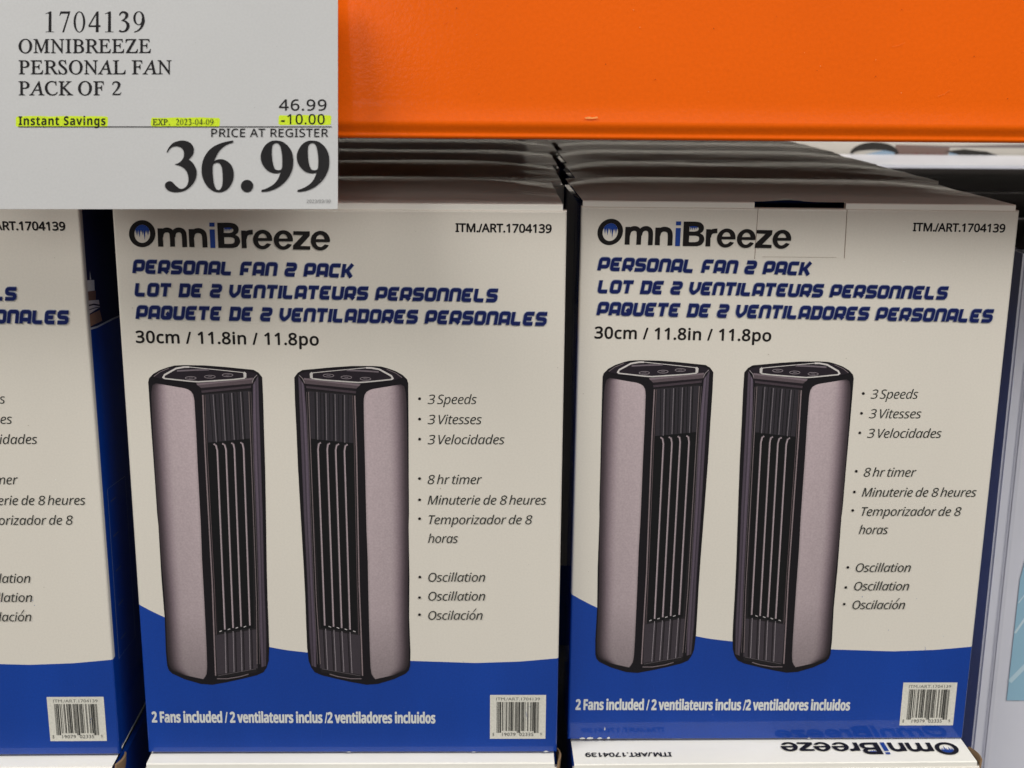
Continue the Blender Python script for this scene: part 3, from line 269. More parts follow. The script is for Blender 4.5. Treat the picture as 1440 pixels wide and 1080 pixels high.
FAN=[('poly',(0.006,0.0045,0.007),[(13.86,231.98),(14.45,234.17),(16.91,236.76),(20.72,238.97),(25.43,240.7),(29.16,241.67),(34.7,241.98),(45.75,241.84),(56.77,241.04),(65.95,240.13),(73.31,239.4),(76.02,237.79),(77.95,235.13),(78.04,223.14),(77.76,203.75),(77.59,182.14),(77.0,154.17),(76.17,119.84),(75.87,99.08),(75.86,83.33),(75.74,69.55),(75.13,61.01),(73.79,56.72),(71.7,53.5),(67.7,51.56),(58.77,49.19),(49.83,47.03),(40.91,45.31),(34.06,45.85),(24.41,48.97),(17.26,52.63),(15.43,54.78),(14.62,57.78),(14.38,67.39),(14.91,88.54),(14.47,114.57),(14.59,146.26),(14.28,154.01),(14.18,177.97),(13.94,205.46),(13.88,219.98)]),('panel',None,[(17.97,231.32),(15.96,230.07),(15.24,225.76),(14.99,219.99),(14.75,203.52),(14.72,183.91),(14.67,159.03),(14.82,145.25),(15.07,124.87),(15.61,104.21),(15.58,83.28),(15.26,67.39),(15.56,58.85),(17.11,55.1),(23.59,51.88)],[(33.99,228.52),(36.71,227.58),(38.47,225.86),(39.2,222.01),(39.28,203.61),(39.12,183.99),(39.09,159.1),(39.06,145.3),(38.7,124.91),(38.73,104.24),(38.66,83.3),(38.56,67.4),(38.33,56.71),(37.7,51.88),(35.69,48.97)]),('corner',None,[(72.58,230.61),(71.8,213.45),(71.27,184.09),(71.3,154.15),(71.22,140.3),(70.96,109.49),(70.21,78.04),(70.65,56.72)],[(75.76,236.07),(75.52,213.47),(75.31,184.11),(75.1,154.16),(74.85,140.31),(74.34,109.49),(74.3,78.05),(73.44,57.8)]),('poly',(0.1,0.075,0.085),[(40.77,231.04),(72.66,234.82),(72.81,231.57),(43.25,228.75)]),('poly',(0.19,0.145,0.165),[(40.79,231.43),(72.67,235.01),(72.72,233.86),(41.48,230.28)]),('poly',(0.012,0.008,0.012),[(43.06,228.75),(72.25,231.56),(72.02,230.32),(43.64,227.41)]),('poly',(0.055,0.04,0.05),[(43.36,227.22),(71.64,230.22),(71.4,228.88),(43.57,225.88)]),('poly',(0.012,0.01,0.012),[(43.54,225.4),(71.01,228.4),(70.89,197.86),(70.82,154.15),(69.59,99.07),(68.69,56.72),(67.78,53.5),(44.07,49.73),(43.46,78.02),(44.29,145.32),(44.27,174.1),(44.32,203.63)]),('poly',(0.028,0.024,0.03),[(45.37,224.92),(70.5,227.15),(69.82,199.33),(56.65,197.62),(45.83,196.3),(45.49,208.5)]),('poly',(0.004,0.004,0.005),[(45.37,196.6),(69.81,199.03),(69.11,154.15),(67.17,82.27),(45.94,79.08),(45.45,119.78),(45.39,148.36)]),('poly',(0.042,0.034,0.042),[(44.11,77.49),(68.69,81.43),(68.38,56.19),(44.17,51.88)]),('line',(0.17,0.15,0.165),[(49.91,224.94),(50.44,196.81)],0.42),('line',(0.006,0.005,0.006),[(51.03,224.95),(51.56,196.81)],0.5),('line',(0.006,0.005,0.006),[(47.87,224.94),(48.57,196.8)],0.35),('line',(0.17,0.15,0.165),[(55.31,225.45),(55.54,197.81)],0.42),('line',(0.006,0.005,0.006),[(56.43,225.45),(56.66,197.81)],0.5),('line',(0.006,0.005,0.006),[(53.27,225.44),(53.66,197.8)],0.35),('line',(0.17,0.15,0.165),[(60.43,225.95),(60.7,198.32)],0.42),('line',(0.006,0.005,0.006),[(61.55,225.96),(61.83,198.32)],0.5),('line',(0.006,0.005,0.006),[(58.39,225.94),(58.83,198.31)],0.35),('line',(0.17,0.15,0.165),[(65.47,226.64),(65.77,198.63)],0.42),('line',(0.006,0.005,0.006),[(66.58,226.65),(66.89,198.63)],0.5),('line',(0.006,0.005,0.006),[(63.43,226.64),(63.9,198.62)],0.35),('line',(0.36,0.29,0.31),[(48.89,195.83),(50.17,195.05),(50.77,191.91),(50.02,81.2)],0.9),('line',(0.12,0.1,0.11),[(49.34,195.83),(50.61,195.05),(51.21,191.91),(50.48,81.2)],0.3),('line',(0.36,0.29,0.31),[(53.77,196.04),(55.14,195.36),(55.76,192.42),(54.93,82.26)],0.9),('line',(0.12,0.1,0.11),[(54.21,196.04),(55.59,195.36),(56.2,192.42),(55.39,82.26)],0.3),('line',(0.36,0.29,0.31),[(58.94,196.45),(60.13,195.87),(60.56,192.92),(59.72,83.11)],0.9),('line',(0.12,0.1,0.11),[(59.38,196.45),(60.57,195.87),(61.01,192.92),(60.18,83.11)],0.3),('line',(0.36,0.29,0.31),[(64.1,196.86),(65.29,196.18),(65.81,192.94),(64.9,83.85)],0.9),('line',(0.12,0.1,0.11),[(64.55,196.86),(65.74,196.18),(66.26,192.94),(65.36,83.85)],0.3),('line',(0.24,0.21,0.23),[(50.04,79.61),(49.42,52.96)],0.42),('line',(0.01,0.008,0.01),[(51.41,79.61),(50.79,52.96)],0.5),('line',(0.24,0.21,0.23),[(54.83,80.15),(54.25,53.71)],0.42),('line',(0.01,0.008,0.01),[(56.19,80.15),(55.63,53.71)],0.5),('line',(0.24,0.21,0.23),[(59.54,80.99),(58.99,54.36)],0.42),('line',(0.01,0.008,0.01),[(60.9,81.0),(60.36,54.36)],0.5),('line',(0.24,0.21,0.23),[(64.43,81.74),(63.93,55.43)],0.42),('line',(0.01,0.008,0.01),[(65.79,81.74),(65.31,55.43)],0.5),('line',(0.45,0.42,0.42),[(46.75,79.82),(48.24,80.46)],0.55),('line',(0.45,0.42,0.42),[(51.67,81.09),(53.15,81.73)],0.55),('line',(0.45,0.42,0.42),[(56.37,82.05),(57.86,82.68)],0.55),('line',(0.45,0.42,0.42),[(61.17,82.79),(62.65,83.43)],0.55),('line',(0.22,0.17,0.18),[(44.16,224.73),(43.84,193.85),(43.99,109.44),(43.4,72.72),(43.16,51.34)],0.75),('line',(0.09,0.065,0.07),[(45.36,224.73),(45.05,193.85),(45.15,109.45),(44.82,78.02)],0.4),('line',(0.15,0.12,0.125),[(70.2,226.76),(70.04,197.86),(69.39,99.07),(68.19,58.87)],0.5),('line',(0.1,0.08,0.085),[(71.32,226.77),(71.17,197.86),(70.55,99.07),(69.75,58.87)],0.3),('line',(0.16,0.13,0.14),[(43.86,49.41),(49.94,49.41),(57.85,50.81),(62.83,52.42)],0.6),('line',(0.1,0.085,0.095),[(44.63,51.34),(67.38,55.86)],0.35),('poly',(0.016,0.011,0.017),[(17.0,235.14),(20.68,238.21),(25.86,240.32),(34.66,241.12),(56.73,240.08),(70.51,238.62),(74.62,237.5),(75.02,236.07),(72.67,235.01),(40.81,231.81),(23.17,233.45)]),('line',(0.62,0.58,0.56),[(23.4,234.21),(22.51,234.78),(23.33,236.31),(29.99,240.06),(34.65,240.93),(37.41,240.95)],0.95),('line',(0.62,0.58,0.56),[(37.41,240.95),(48.42,239.86),(58.52,238.86),(67.7,237.85)],0.38),('line',(0.55,0.52,0.5),[(67.7,237.85),(68.42,237.28),(68.31,234.8)],1.5),('line',(0.55,0.52,0.5),[(68.31,234.61),(61.99,233.81),(48.07,232.8),(42.04,232.39),(37.9,232.66),(23.4,234.21)],0.75),('line',(0.16,0.13,0.15),[(30.38,238.63),(39.16,239.15),(48.4,239.48)],0.9),('line',(0.26,0.22,0.24),[(40.96,234.58),(40.71,234.25),(40.03,233.97),(39.03,233.78),(37.86,233.71),(36.7,233.77),(35.72,233.95),(35.08,234.22),(34.86,234.55),(35.11,234.88),(35.79,235.16),(36.78,235.35),(37.95,235.43),(39.12,235.37),(40.09,235.18),(40.74,234.91),(40.96,234.58)],0.3),('line',(0.22,0.19,0.21),[(36.79,234.47),(39.02,234.67)],0.3),('line',(0.26,0.22,0.24),[(51.71,235.39),(51.46,235.06),(50.79,234.78),(49.79,234.59),(48.62,234.52),(47.45,234.58),(46.47,234.76),(45.83,235.04),(45.61,235.36),(45.86,235.69),(46.53,235.98),(47.53,236.17),(48.7,236.24),(49.86,236.18),(50.84,236.0),(51.49,235.72),(51.71,235.39)],0.3),('line',(0.22,0.19,0.21),[(47.55,235.28),(49.77,235.48)],0.3),('line',(0.26,0.22,0.24),[(61.73,236.39),(61.48,236.06),(60.81,235.78),(59.81,235.59),(58.64,235.52),(57.48,235.58),(56.5,235.76),(55.85,236.04),(55.63,236.36),(55.88,236.69),(56.55,236.98),(57.55,237.17),(58.72,237.24),(59.88,237.18),(60.86,236.99),(61.51,236.72),(61.73,236.39)],0.3),('line',(0.22,0.19,0.21),[(57.57,236.28),(59.79,236.48)],0.3),('line',(0.2,0.16,0.17),[(17.28,235.33),(20.66,237.92),(25.85,240.13)],0.35),('line',(0.3,0.26,0.27),[(72.28,232.23),(73.3,234.63),(75.23,236.55)],0.35)]
BLUE=[(-2.25,99.32),(0.11,97.06),(6.15,93.46),(14.44,88.94),(26.49,83.5),(51.31,76.21),(75.77,69.85),(84.69,67.97),(95.42,66.6),(126.85,63.15),(156.51,60.98),(198.55,59.51),(224.57,60.41),(247.72,62.6),(249.67,62.97)]
T={'t1': [(9.07,293.98),(129.32,292.15),(10.62,301.25)],'t2': [(9.36,281.14),(209.87,278.93),(10.55,288.4)],'t3': [(9.3,268.35),(237.24,265.71),(10.86,275.75)],'size': [(8.65,254.79),(110.18,253.75),(9.12,261.69)],'itm': [(187.22,317.94),(239.71,317.73),(187.23,322.28)],'b': [[(171.03,219.87),(198.89,219.98),(166.49,222.96)],[(170.95,208.05),(201.8,208.16),(166.38,211.03)],[(170.86,196.13),(214.9,196.28),(166.28,199.13)],[(170.68,172.15),(202.04,172.24),(166.06,175.48)],[(170.59,159.66),(239.36,159.85),(165.95,162.6)],[(171.17,147.64),(231.35,147.79),(165.84,151.03)],[(170.68,136.1),(188.15,136.13)],[(170.64,111.87),(204.11,111.93),(165.66,114.77)],[(170.55,99.91),(204.15,99.96),(165.4,101.81)],[(170.46,87.71),(202.69,87.74),(165.31,90.95)],[(195.17,92.31),(196.94,94.66)]],'foot': [(3.57,20.53),(174.1,19.81),(3.97,27.29)],'bar': [(207.28,38.58),(241.09,38.57),(241.1,9.3),(207.02,9.33)],'cut': [[(99.4,329.81),(99.08,301.29)],[(149.76,329.52),(150.23,302.15)],[(103.47,302.54),(145.73,302.51)]]}
W, H, D = 0.24815, 0.33, 0.145
BLACK = (.008, .006, .006); NAVYINK = (.003, .010, .090); GREYINK = (.028, .030, .026)

# ---------------------------------------------------------------- setting
floor = block('floor', (-6, 6, -6, 8, -.1, 0), M['concrete']); tag(floor, 'grey concrete store floor under the stacked boxes', kind='structure')

# ---------------------------------------------------------------- printed meshes shared by all boxes
def blue_line(u):                                        # height of the white/blue border at u mm
    P = BLUE
    for a, b in zip(P, P[1:]):
        if a[0] <= u <= b[0]: return a[1]+(b[1]-a[1])*(u-a[0])/(b[0]-a[0])
    return P[0][1] if u < P[0][0] else P[-1][1]
def front_mesh():
    r = .0013; e = []
    for k in range(5):
        a = math.pi/2*k/4; e.append((r*(1-math.sin(a)), r*(1-math.cos(a))))   # (distance in, depth back)
    e = e[::-1]                                          # first: on the side, last: on the face
    us = [(d, b) for d, b in e][0:0]
    us = [(r*(1-math.cos(math.pi/2*k/4)), r*(1-math.sin(math.pi/2*k/4))) for k in range(5)]   # x 0..r, y r..0
    us = [(0, .0045)] + us
    mid = [r+.0003] + [r + (W-2*r)*k/46 for k in range(1, 46)] + [W-r-.0003]
    U_ = us + [(x, 0) for x in mid] + [(W-x, y) for x, y in us[::-1]]
    edge = [(0, .0045)] + us[1:]
    V = []; rows = None
    for x, y in U_:
        vb = blue_line(x*1000)/1000
        zs = [(q[0], q[1]) for q in edge] + [(r+.0003, 0), (vb*.5, 0), (vb, 0), (vb+(H-vb)*.5, 0), (H-r-.0003, 0)] + [(H-q[0], q[1]) for q in edge[::-1]]
        rows = len(zs)
        for z, yz in zs: V.append((x-W/2, max(y, yz), z))
    F = []; mi = []
    nb = len(edge)+2
    for i in range(len(U_)-1):
        for j in range(rows-1):
            F.append((i*rows+j, (i+1)*rows+j, (i+1)*rows+j+1, i*rows+j+1)); mi.append(1 if j < nb else 0)
    me = bpy.data.meshes.new('front_panel'); me.from_pydata(V, [], F)
    me.materials.append(M['white']); me.materials.append(M['blue'])
    me.polygons.foreach_set('material_index', mi); me.polygons.foreach_set('use_smooth', [True]*len(F))
    return me
FRONT = front_mesh()

def top_print_to(x, y, z):                               # header repeated on the lid, turned half round
    return (W/2 - x/1000, (H*1000 - y)/1000 + .001, H + .0042 + z/1000)

def logo_print():
    p = Print()
    for c, o, hs in LOGO: p.poly(BLACK if c == 'k' else (.012, .05, .27), o, hs)
    return p
def title_print():
    p = Print(.002)
    (a1, b1, c1), (a2, b2, c2), (a3, b3, c3) = T['t1'], T['t2'], T['t3']
    for wd, colr in ((.36, (.30, .33, .42)), (.268, NAVYINK)):
        put_tech(p, 'PERSONAL FAN 2 PACK', a1[0], a1[1], b1[0]+1.8, b1[1]+.1, 7.4, .17, colr, wd)
        put_tech(p, 'LOT DE 2 VENTILATEURS PERSONNELS', a2[0], a2[1], b2[0]+1.1, b2[1], 7.3, .17, colr, wd)
        put_tech(p, 'PAQUETE DE 2 VENTILADORES PERSONALES', a3[0], a3[1], b3[0]+1.3, b3[1], 7.5, .17, colr, wd)
        p.k += 10
    return p
def size_print():
    p = Print(); a, b, c = T['size']
    put_text(p, '30cm / 11.8in / 11.8po', 'sans', BLACK, a[0], a[1], b[0], b[1], 6.6, bold=.24, spacing=1.06)
    return p
def item_print():
    p = Print(); a, b, c = T['itm']
    put_text(p, 'ITM./ART.1704139', 'sans', BLACK, a[0], a[1], b[0], b[1], 4.5, bold=.2)
    return p
def feature_print():
    p = Print(); L = ['3 Speeds', '3 Vitesses', '3 Velocidades', '8 hr timer', 'Minuterie de 8 heures', 'Temporizador de 8', 'horas', 'Oscillation', 'Oscillation', 'Oscilacion']
    for t, q in zip(L, T['b'][:10]):
        x0, y0 = q[0]; x1, y1 = q[1]
        # digits have no italic cut: set them apart, leaned by hand
        put_italic(p, t, x0, y0, x1, y1, 5.5)
        if len(q) > 2:
            bx, by = q[2]; p.poly(BLACK, [(bx+.85*math.cos(k*math.pi/6), by+.85*math.sin(k*math.pi/6)) for k in range(12)])
    a, b = T['b'][10]; p.line(GREYINK, [(a[0]+1.9, a[1]+.25), (b[0]+1.9, b[1]+.25)], .5)
    return p
def put_italic(p, t, x0, y0, x1, y1, cap):
    V, F = text_shape(t, 'ital', 0.0, .94, .8); lo, hi = cap_height('ital', 0.0); sy = cap/(hi-lo)
    # which vertices belong to digits: measured from the advance of the pieces before them
    spans = []
    for i, ch in enumerate(t):
        if ch.isdigit():
            pre = t[:i]; wfull = max(v[0] for v in text_shape(t[:i+1], 'ital', 0.0, .94, .8)[0])
            wpre = max([v[0] for v in text_shape(pre, 'ital', 0.0, .94, .8)[0]] or [-1]) if pre.strip() else -1
            spans.append((wpre+.02, wfull+.02))
    P = []
    for x, y in V:
        lean = .19 if any(a < x < b for a, b in spans) else .015
        P.append((x+lean*(y-lo), (y-lo)*sy))
    mn = min(q[0] for q in P); mx = max(q[0] for q in P); sx = (x1-x0)/(mx-mn)
    p.add([(x0+(x-mn)*sx, y0+(x-mn)*sx*(y1-y0)/(x1-x0)+y) for x, y in P], F, GREYINK)
def footer_print():
    p = Print(); a, b, c = T['foot']
    put_text(p, '2 Fans included / 2 ventilateurs inclus /2 ventiladores incluidos', 'bold', (.62, .63, .62), a[0], a[1], b[0], b[1], 7.0, bold=.17, spacing=.95, word=1.0)
    return p
def fan_print(mirror):
    p = Print(.006); f = (lambda P: [(2*87.0-x, y) for x, y in P]) if mirror else (lambda P: P)
    rnd = random.Random(3)
    def silver(s_, t):
        # the printed picture's own tones: darker at the outer edge and towards the foot
        k = min(1, s_/.45); k = k*k*(3-2*k)
        base = .035 + .37*k + .05*max(0, s_-.3)
        v = 1.08 - .28*t - 1.3*max(0, t-.76)
        if s_ > .97: v *= .75
        v *= 1+rnd.uniform(-.025, .025)
        warm = .10*(1-k)
        return (base*v*1.06, base*v*(.86-warm), base*v*(.90-.02*warm))
    def corner(s_, t):
        k = .55+.45*math.sin(math.pi*min(1, s_*1.15)); b = .125*k
        if abs(s_-.52) < .12: b *= .45
        b *= 1-.3*t
        return (b*1.05, b*.80, b*1.1)
    for it in FAN:
        if it[0] == 'poly': p.poly(it[1], f(it[2]))
        elif it[0] == 'line': p.line(it[1], f(it[2]), it[3])
        elif it[0] == 'panel': p.strip(f(it[2]), f(it[3]), 18, silver)
        else: p.strip(f(it[2]), f(it[3]), 8, corner)
    return p
BARX = []
def barcode(parent):
    q = T['bar']; x0, y1 = q[0]; x1 = q[1][0]; y0 = q[3][1]
    lab = Print(); lab.rect((.66, .64, .57), x0, y0, x1, y1)
    lo = lab.build('barcode_label', parent, M['ink'])
    p = Print(.006); p.k = 10
    wd = (x1-x0)
    put_text(p, 'ITM./ART.1704139', 'plain', (.10, .10, .09), x0+wd*.11, y1-3.6, x1-wd*.11, y1-3.6, 1.9)
    # UPC-A bars of the printed number 8 19079 02335 9
    Lc = ['0001101','0011001','0010011','0111101','0100011','0110001','0101111','0111011','0110111','0001011']
    dg = '819079023359'; bits = '101'+''.join(Lc[int(c)] for c in dg[:6])+'01010'+''.join(''.join('1' if b == '0' else '0' for b in Lc[int(c)]) for c in dg[6:])+'101'
    bx0 = x0+wd*.12; bw = wd*.75/len(bits); i = 0
    while i < len(bits):
        if bits[i] == '1':
            j = i
            while j < len(bits) and bits[j] == '1': j += 1
            tall = i < 10 or i > 84 or 44 < i < 51
            p.rect((.035, .035, .032), bx0+i*bw, y0+(4.0 if tall else 5.3), bx0+j*bw, y1-4.6); i = j
        else: i += 1
    for t, a, b in (('8', .05, .075), ('19079', .22, .46), ('02335', .53, .78), ('9', .905, .93)):
        put_text(p, t, 'plain', (.09, .09, .085), x0+wd*a, y0+2.0, x0+wd*b, y0+2.0, 2.2, spacing=1.1)
    b = p.build('barcode_print', lo, M['ink'])
    return lo, b

def side_print():
    """right-hand side: the dark photograph, its white border line and the thin frame lower down (mm from the front, mm up)"""
    p = Print(.02)
    p.poly((.016, .020, .070), [(1.4, 263), (17, 261), (50, 259), (143, 252), (143, 329), (1.4, 329)])
    p.poly((0.41, 0.22, 0.13), [(1.4, 270), (24.4, 269), (28, 262), (1.4, 263.5)])
    p.poly((0.26, 0.14, 0.09), [(4.5, 283.5), (19.5, 281), (18.5, 275), (4.0, 278)])
    p.poly((0.85, 0.75, 0.68), [(1.4, 278.5), (24, 275), (25, 270.5), (1.4, 270.5)])
    p.line((.06, .04, .04), [(1.4, 275.6), (14, 274.2), (25, 271.6)], .9)
    p.line((.06, .04, .04), [(1.4, 273), (14, 272), (24, 270.8)], .5)
    p.poly((0.85, 0.82, 0.73), [(4.5, 289.5), (17.9, 287.5), (17.4, 281.5), (4.5, 283.2)])
    p.poly((0.77, 0.73, 0.68), [(11, 294), (12.6, 288.5), (9.8, 289)])
    p.line((.62, .62, .64), [(1.3, 262.4), (17, 260.6), (50, 259), (143, 252)], 1.1)
    f_ = Print(.02)
    f_.line((.22, .26, .40), [(52, 160), (14.4, 164.3), (13, 57), (50, 54), (52, 160)], .45)
    for k in range(5): f_.line((.10, .12, .22), [(19, 155-k*22), (30, 154-k*22)], .8)
    return p, f_

GROUP = 'fan boxes stacked in rows on the pallet'
LOGO_P, TITLE_P, SIZE_P, ITEM_P, FEAT_P, FOOT_P, SIDE_P = logo_print(), title_print(), size_print(), item_print(), feature_print(), footer_print(), side_print()
FAN_A, FAN_B = fan_print(False), fan_print(True)

def lid_mesh(name, parent, slot=None, bow=.004, seed=1, crest=.105):
    """the closed lid: a raised plate whose front fold stands 3 mm high; slot = (u0, u1, depth) cut in the fold"""
    rnd = random.Random(seed); x0, x1 = .0008, W-.0022
    xs = [x0+(x1-x0)*k/60 for k in range(61)]
    if slot: xs = sorted(xs+[slot[0]-1e-5, slot[0], slot[1], slot[1]+1e-5])
    ph = [rnd.uniform(0, 6.28) for _ in range(6)]; amp = [rnd.uniform(.3, 1) for _ in range(6)]
    ds = [0, 0, .0006, .004, .008, .014, .022, .032, .045, .06, .075, .09, .10, .107, .113, .12, .128, .136, .143]
    V = []
    for x in xs:
        u = (x-x0)/(x1-x0)
        d0 = .0007
        if slot and slot[0] <= x <= slot[1]:
            s_ = (x-slot[0])/(slot[1]-slot[0]); d0 = .0045
            d0 += .0035*math.exp(-((s_-.42)/.13)**2)       # thumb notch
        side = min(1.0, (1-(2*u-1)**8)) * (1-.75*max(0, (u-.72)/.28)**2.2)
        for i, d in enumerate(ds):
            y = max(d, 0)+d0 if i < 3 else max(d, d0+.0012*(i-2))
            z = H-.004 if i == 0 else (H+.0026 if i == 1 else H+.0031)
            if i >= 2:
                q = min(1, max(0, (d-.004)/crest)); g = (q*.8+.2*q*q*(3-2*q))*(1-.6*max(0, (d-crest)/(.143-crest))**2)
                z += bow*side*g
                z += .0006*g*sum(amp[k]*math.sin(x*(18+14*k)+d*(60+30*k)+ph[k]) for k in range(4))/2
            if slot and i >= 2 and d < .009 and slot[0] <= x <= slot[1]:
                z += .0016*math.exp(-((x-slot[0]-.019)/.0085)**2)*(1-d/.009)
            V.append((x-W/2, y, z))
    n = len(ds); F = [(i*n+j, (i+1)*n+j, (i+1)*n+j+1, i*n+j+1) for i in range(len(xs)-1) for j in range(n-1) if not (slot and j < 2 and slot[0] <= xs[i] < slot[1]-1e-7)]
    me = bpy.data.meshes.new(name); me.from_pydata(V, [], F); me.polygons.foreach_set('use_smooth', [True]*len(F))
    o = link(name, me, parent, [M['lid']])
    bm = bmesh.new(); bm.from_mesh(me); bmesh.ops.recalc_face_normals(bm, faces=bm.faces)
    for e in bm.edges:
        if len(e.link_faces) == 2 and e.calc_face_angle(0) > .6: e.smooth = False
    bm.to_mesh(me); bm.free()
    return o

def side_panel(parent, sign):
    x = W/2-.0004
    V = [(sign*x, .0012, .002), (sign*x, D-.001, .002), (sign*x, D-.001, H-.001), (sign*x, .0012, H-.001),
         (sign*(x-.003), .0045, .002), (sign*(x-.003), D-.001, .002), (sign*(x-.003), D-.001, H-.001), (sign*(x-.003), .0045, H-.001)]
    return mesh('side_panel', V, [(0,1,2,3),(7,6,5,4),(0,4,5,1),(2,6,7,3),(0,3,7,4),(1,5,6,2)], [M['blue']], parent)

def make_box(art=True, slot=None, bow=.004, seed=1, offset_mm=0.0, lid_print=False):
    t = empty('fan_box', (0, 0, 0))
    link('front_panel', FRONT, t)
    r = side_panel(t, 1); side_panel(t, -1)
    block('back_panel', (-W/2+.004, W/2-.004, D-.0035, D-.0005, .002, H-.001), M['blue'], t)
    block('base_panel', (-W/2+.004, W/2-.004, .0046, D-.004, .0005, .0035), M['kraft'], t)
    lid_mesh('lid', t, slot, bow, seed)
    block('inner_flap', (-W/2+.004, W/2-.004, .0046, D-.004, H-.030, H-.0275), M['kraft'], t)
    if art:
        def fr(x, y, z): return ((x+offset_mm)/1000 - W/2, -z/1000, y/1000)
        LOGO_P.build('logo_print', t, M['ink'], fr)
        TITLE_P.build('title_print', t, M['ink'], fr)
        SIZE_P.build('size_print', t, M['ink'], fr)
        ITEM_P.build('item_number', t, M['ink'], fr)
        FEAT_P.build('feature_list', t, M['ink'], fr)
        FOOT_P.build('footer_print', t, M['ink'], fr)
        tag(FAN_A.build('fan_picture', t, M['ink'], fr), 'printed picture of the fan turned to the right')
        tag(FAN_B.build('fan_picture', t, M['ink'], fr), 'printed picture of the fan turned to the left')
        barcode(t)
        sd = lambda x, y, z: (W/2-.0004+z/1000, x/1000, y/1000)
        SIDE_P[0].build('side_photo', t, M['ink'], sd); tag(SIDE_P[1].build('side_frame_print', t, M['ink'], sd), kind='stuff')
    if lid_print:
        top = lambda x, y, z: (W/2-x/1000, (H*1000-y)/1000+.0012, H+.0034+z/1000)
        LOGO_P.build('logo_print', t, M['ink'], top); ITEM_P.build('item_number', t, M['ink'], top)
    return t
def pose(o, x, y, z, yaw=0, lean=0, roll=0): o.location = (x, y, z); o.rotation_euler = (lean, roll, yaw); return o

ZB = .33                                                # the upper row stands on the lower one
left = pose(make_box(seed=2), -.35988, .69251, ZB, .02581); tag(left, 'white and blue fan box cut off by the left edge, its dark blue side showing', 'box', GROUP)
mid = pose(make_box(seed=5), -.09505, .70008, ZB, .01843, .0004, .0013); tag(mid, 'white and blue fan box in the middle, upright without an open tab slot', 'box', GROUP)
right = pose(make_box(seed=7, slot=(.0975, .1492, .004), offset_mm=1.0), .16013, .71978, ZB, .0301, -.0009, .0058); tag(right, 'white and blue fan box on the right with an open slot in its top edge', 'box', GROUP)
# the cut tab on the right-hand box: three fine cuts in the board
cp = Print()
for s_ in T['cut'][:2]: cp.line((.20, .12, .09), [s_[0], s_[1]], .28)
cp.line((.46, .40, .34), T['cut'][2], .2)
for q_ in (0, 1):
    cp.line((.80, .76, .68), [(a[0]+.35, a[1]) for a in T['cut'][q_]], .2)
cp.build('tab_cut', right, M['ink'])
ew = Print()
for a, b, c, d in ((7.5, .5, 11, 1.6), (12, .5, 16, 1.8), (18.5, .6, 21.5, 1.7), (24.5, .6, 26.5, 2.0), (22.6, 6.6, 23.4, 8.8), (150, .4, 152, 1.1)):
    ew.poly((.60, .60, .60), [(a, b), ((a+c)/2, b-.1), (c, b+.2), (c-.3, d-.3), ((a+c)/2, d), (a+.3, d-.4)])
tag(ew.build('edge_wear', right, M['ink']), kind='stuff')
em = Print()
for a, b, c, d in ((2, .3, 3.2, 1.0), (120, .3, 123, .9), (196, .3, 199, .8), (240, .4, 243, 1.3)):
    em.poly((.60, .60, .60), [(a, b), ((a+c)/2, b-.1), (c, b+.2), (c-.3, d-.3), ((a+c)/2, d), (a+.3, d-.4)])
tag(em.build('edge_wear', mid, M['ink']), kind='stuff')
for bx, sd in ((left, 4), (mid, 9), (right, 15)):      # dust and rubbed specks on the coated fronts
    rn = random.Random(sd); sk = Print(.004)
    for k in range(70):
        x, y, r_ = rn.uniform(3, 245), rn.uniform(3, 326), rn.choice((.12, .16, .2, .3))
        if 10 < x < 162 and 40 < y < 240: continue
        lo_ = rn.random() < .5 and y > 105
        c = (.40, .36, .30) if lo_ else ((.85, .84, .80) if y > 105 else (.10, .16, .36))
        sk.poly(c, [(x+r_*math.cos(a*1.05+k), y+r_*rn.uniform(.5, 1)*math.sin(a*1.05+k)) for a in range(6)])
    for k in range(9):
        x, y, a = rn.uniform(10, 235), rn.uniform(8, 90) if k < 6 else rn.uniform(110, 320), rn.uniform(-.4, .4)
        if k >= 6 or y > 55: continue
        L_ = rn.uniform(3, 12); sk.line((.025, .075, .36) if k < 6 else (.62, .57, .49), [(x, y), (x+L_*.5*math.sin(a), y+L_*.5), (x+L_*math.sin(a+.1), y+L_)], .14)
    tag(sk.build('rub_mark', bx, M['ink']), kind='stuff')

# rows behind
def rear(x, y, yaw, seed, bow, label):
    t = pose(make_box(False, None, bow, seed), x, y, ZB, yaw); tag(t, label, 'box', GROUP); return t
ords = ['first', 'second', 'third', 'fourth']
for k, (dx, dy) in enumerate(((.003, .148), (.005, .295), (.010, .450), (.026, .590))):
    rear(-.0935+dx, .70008+dy, .012, 20+k, (.0045, .0035, .005, .004)[k], '%s fan box behind the middle one, only its dark lid edge showing' % ords[k])
for k, (dx, dy) in enumerate(((.005, .147), (.0045, .296), (.007, .445), (.004, .585))):
    rear(.16013+dx, .71978+dy, .02, 40+k, (.0045, .005, .0045, .004)[k], '%s fan box behind the right-hand one, only its dark lid edge showing' % ords[k])

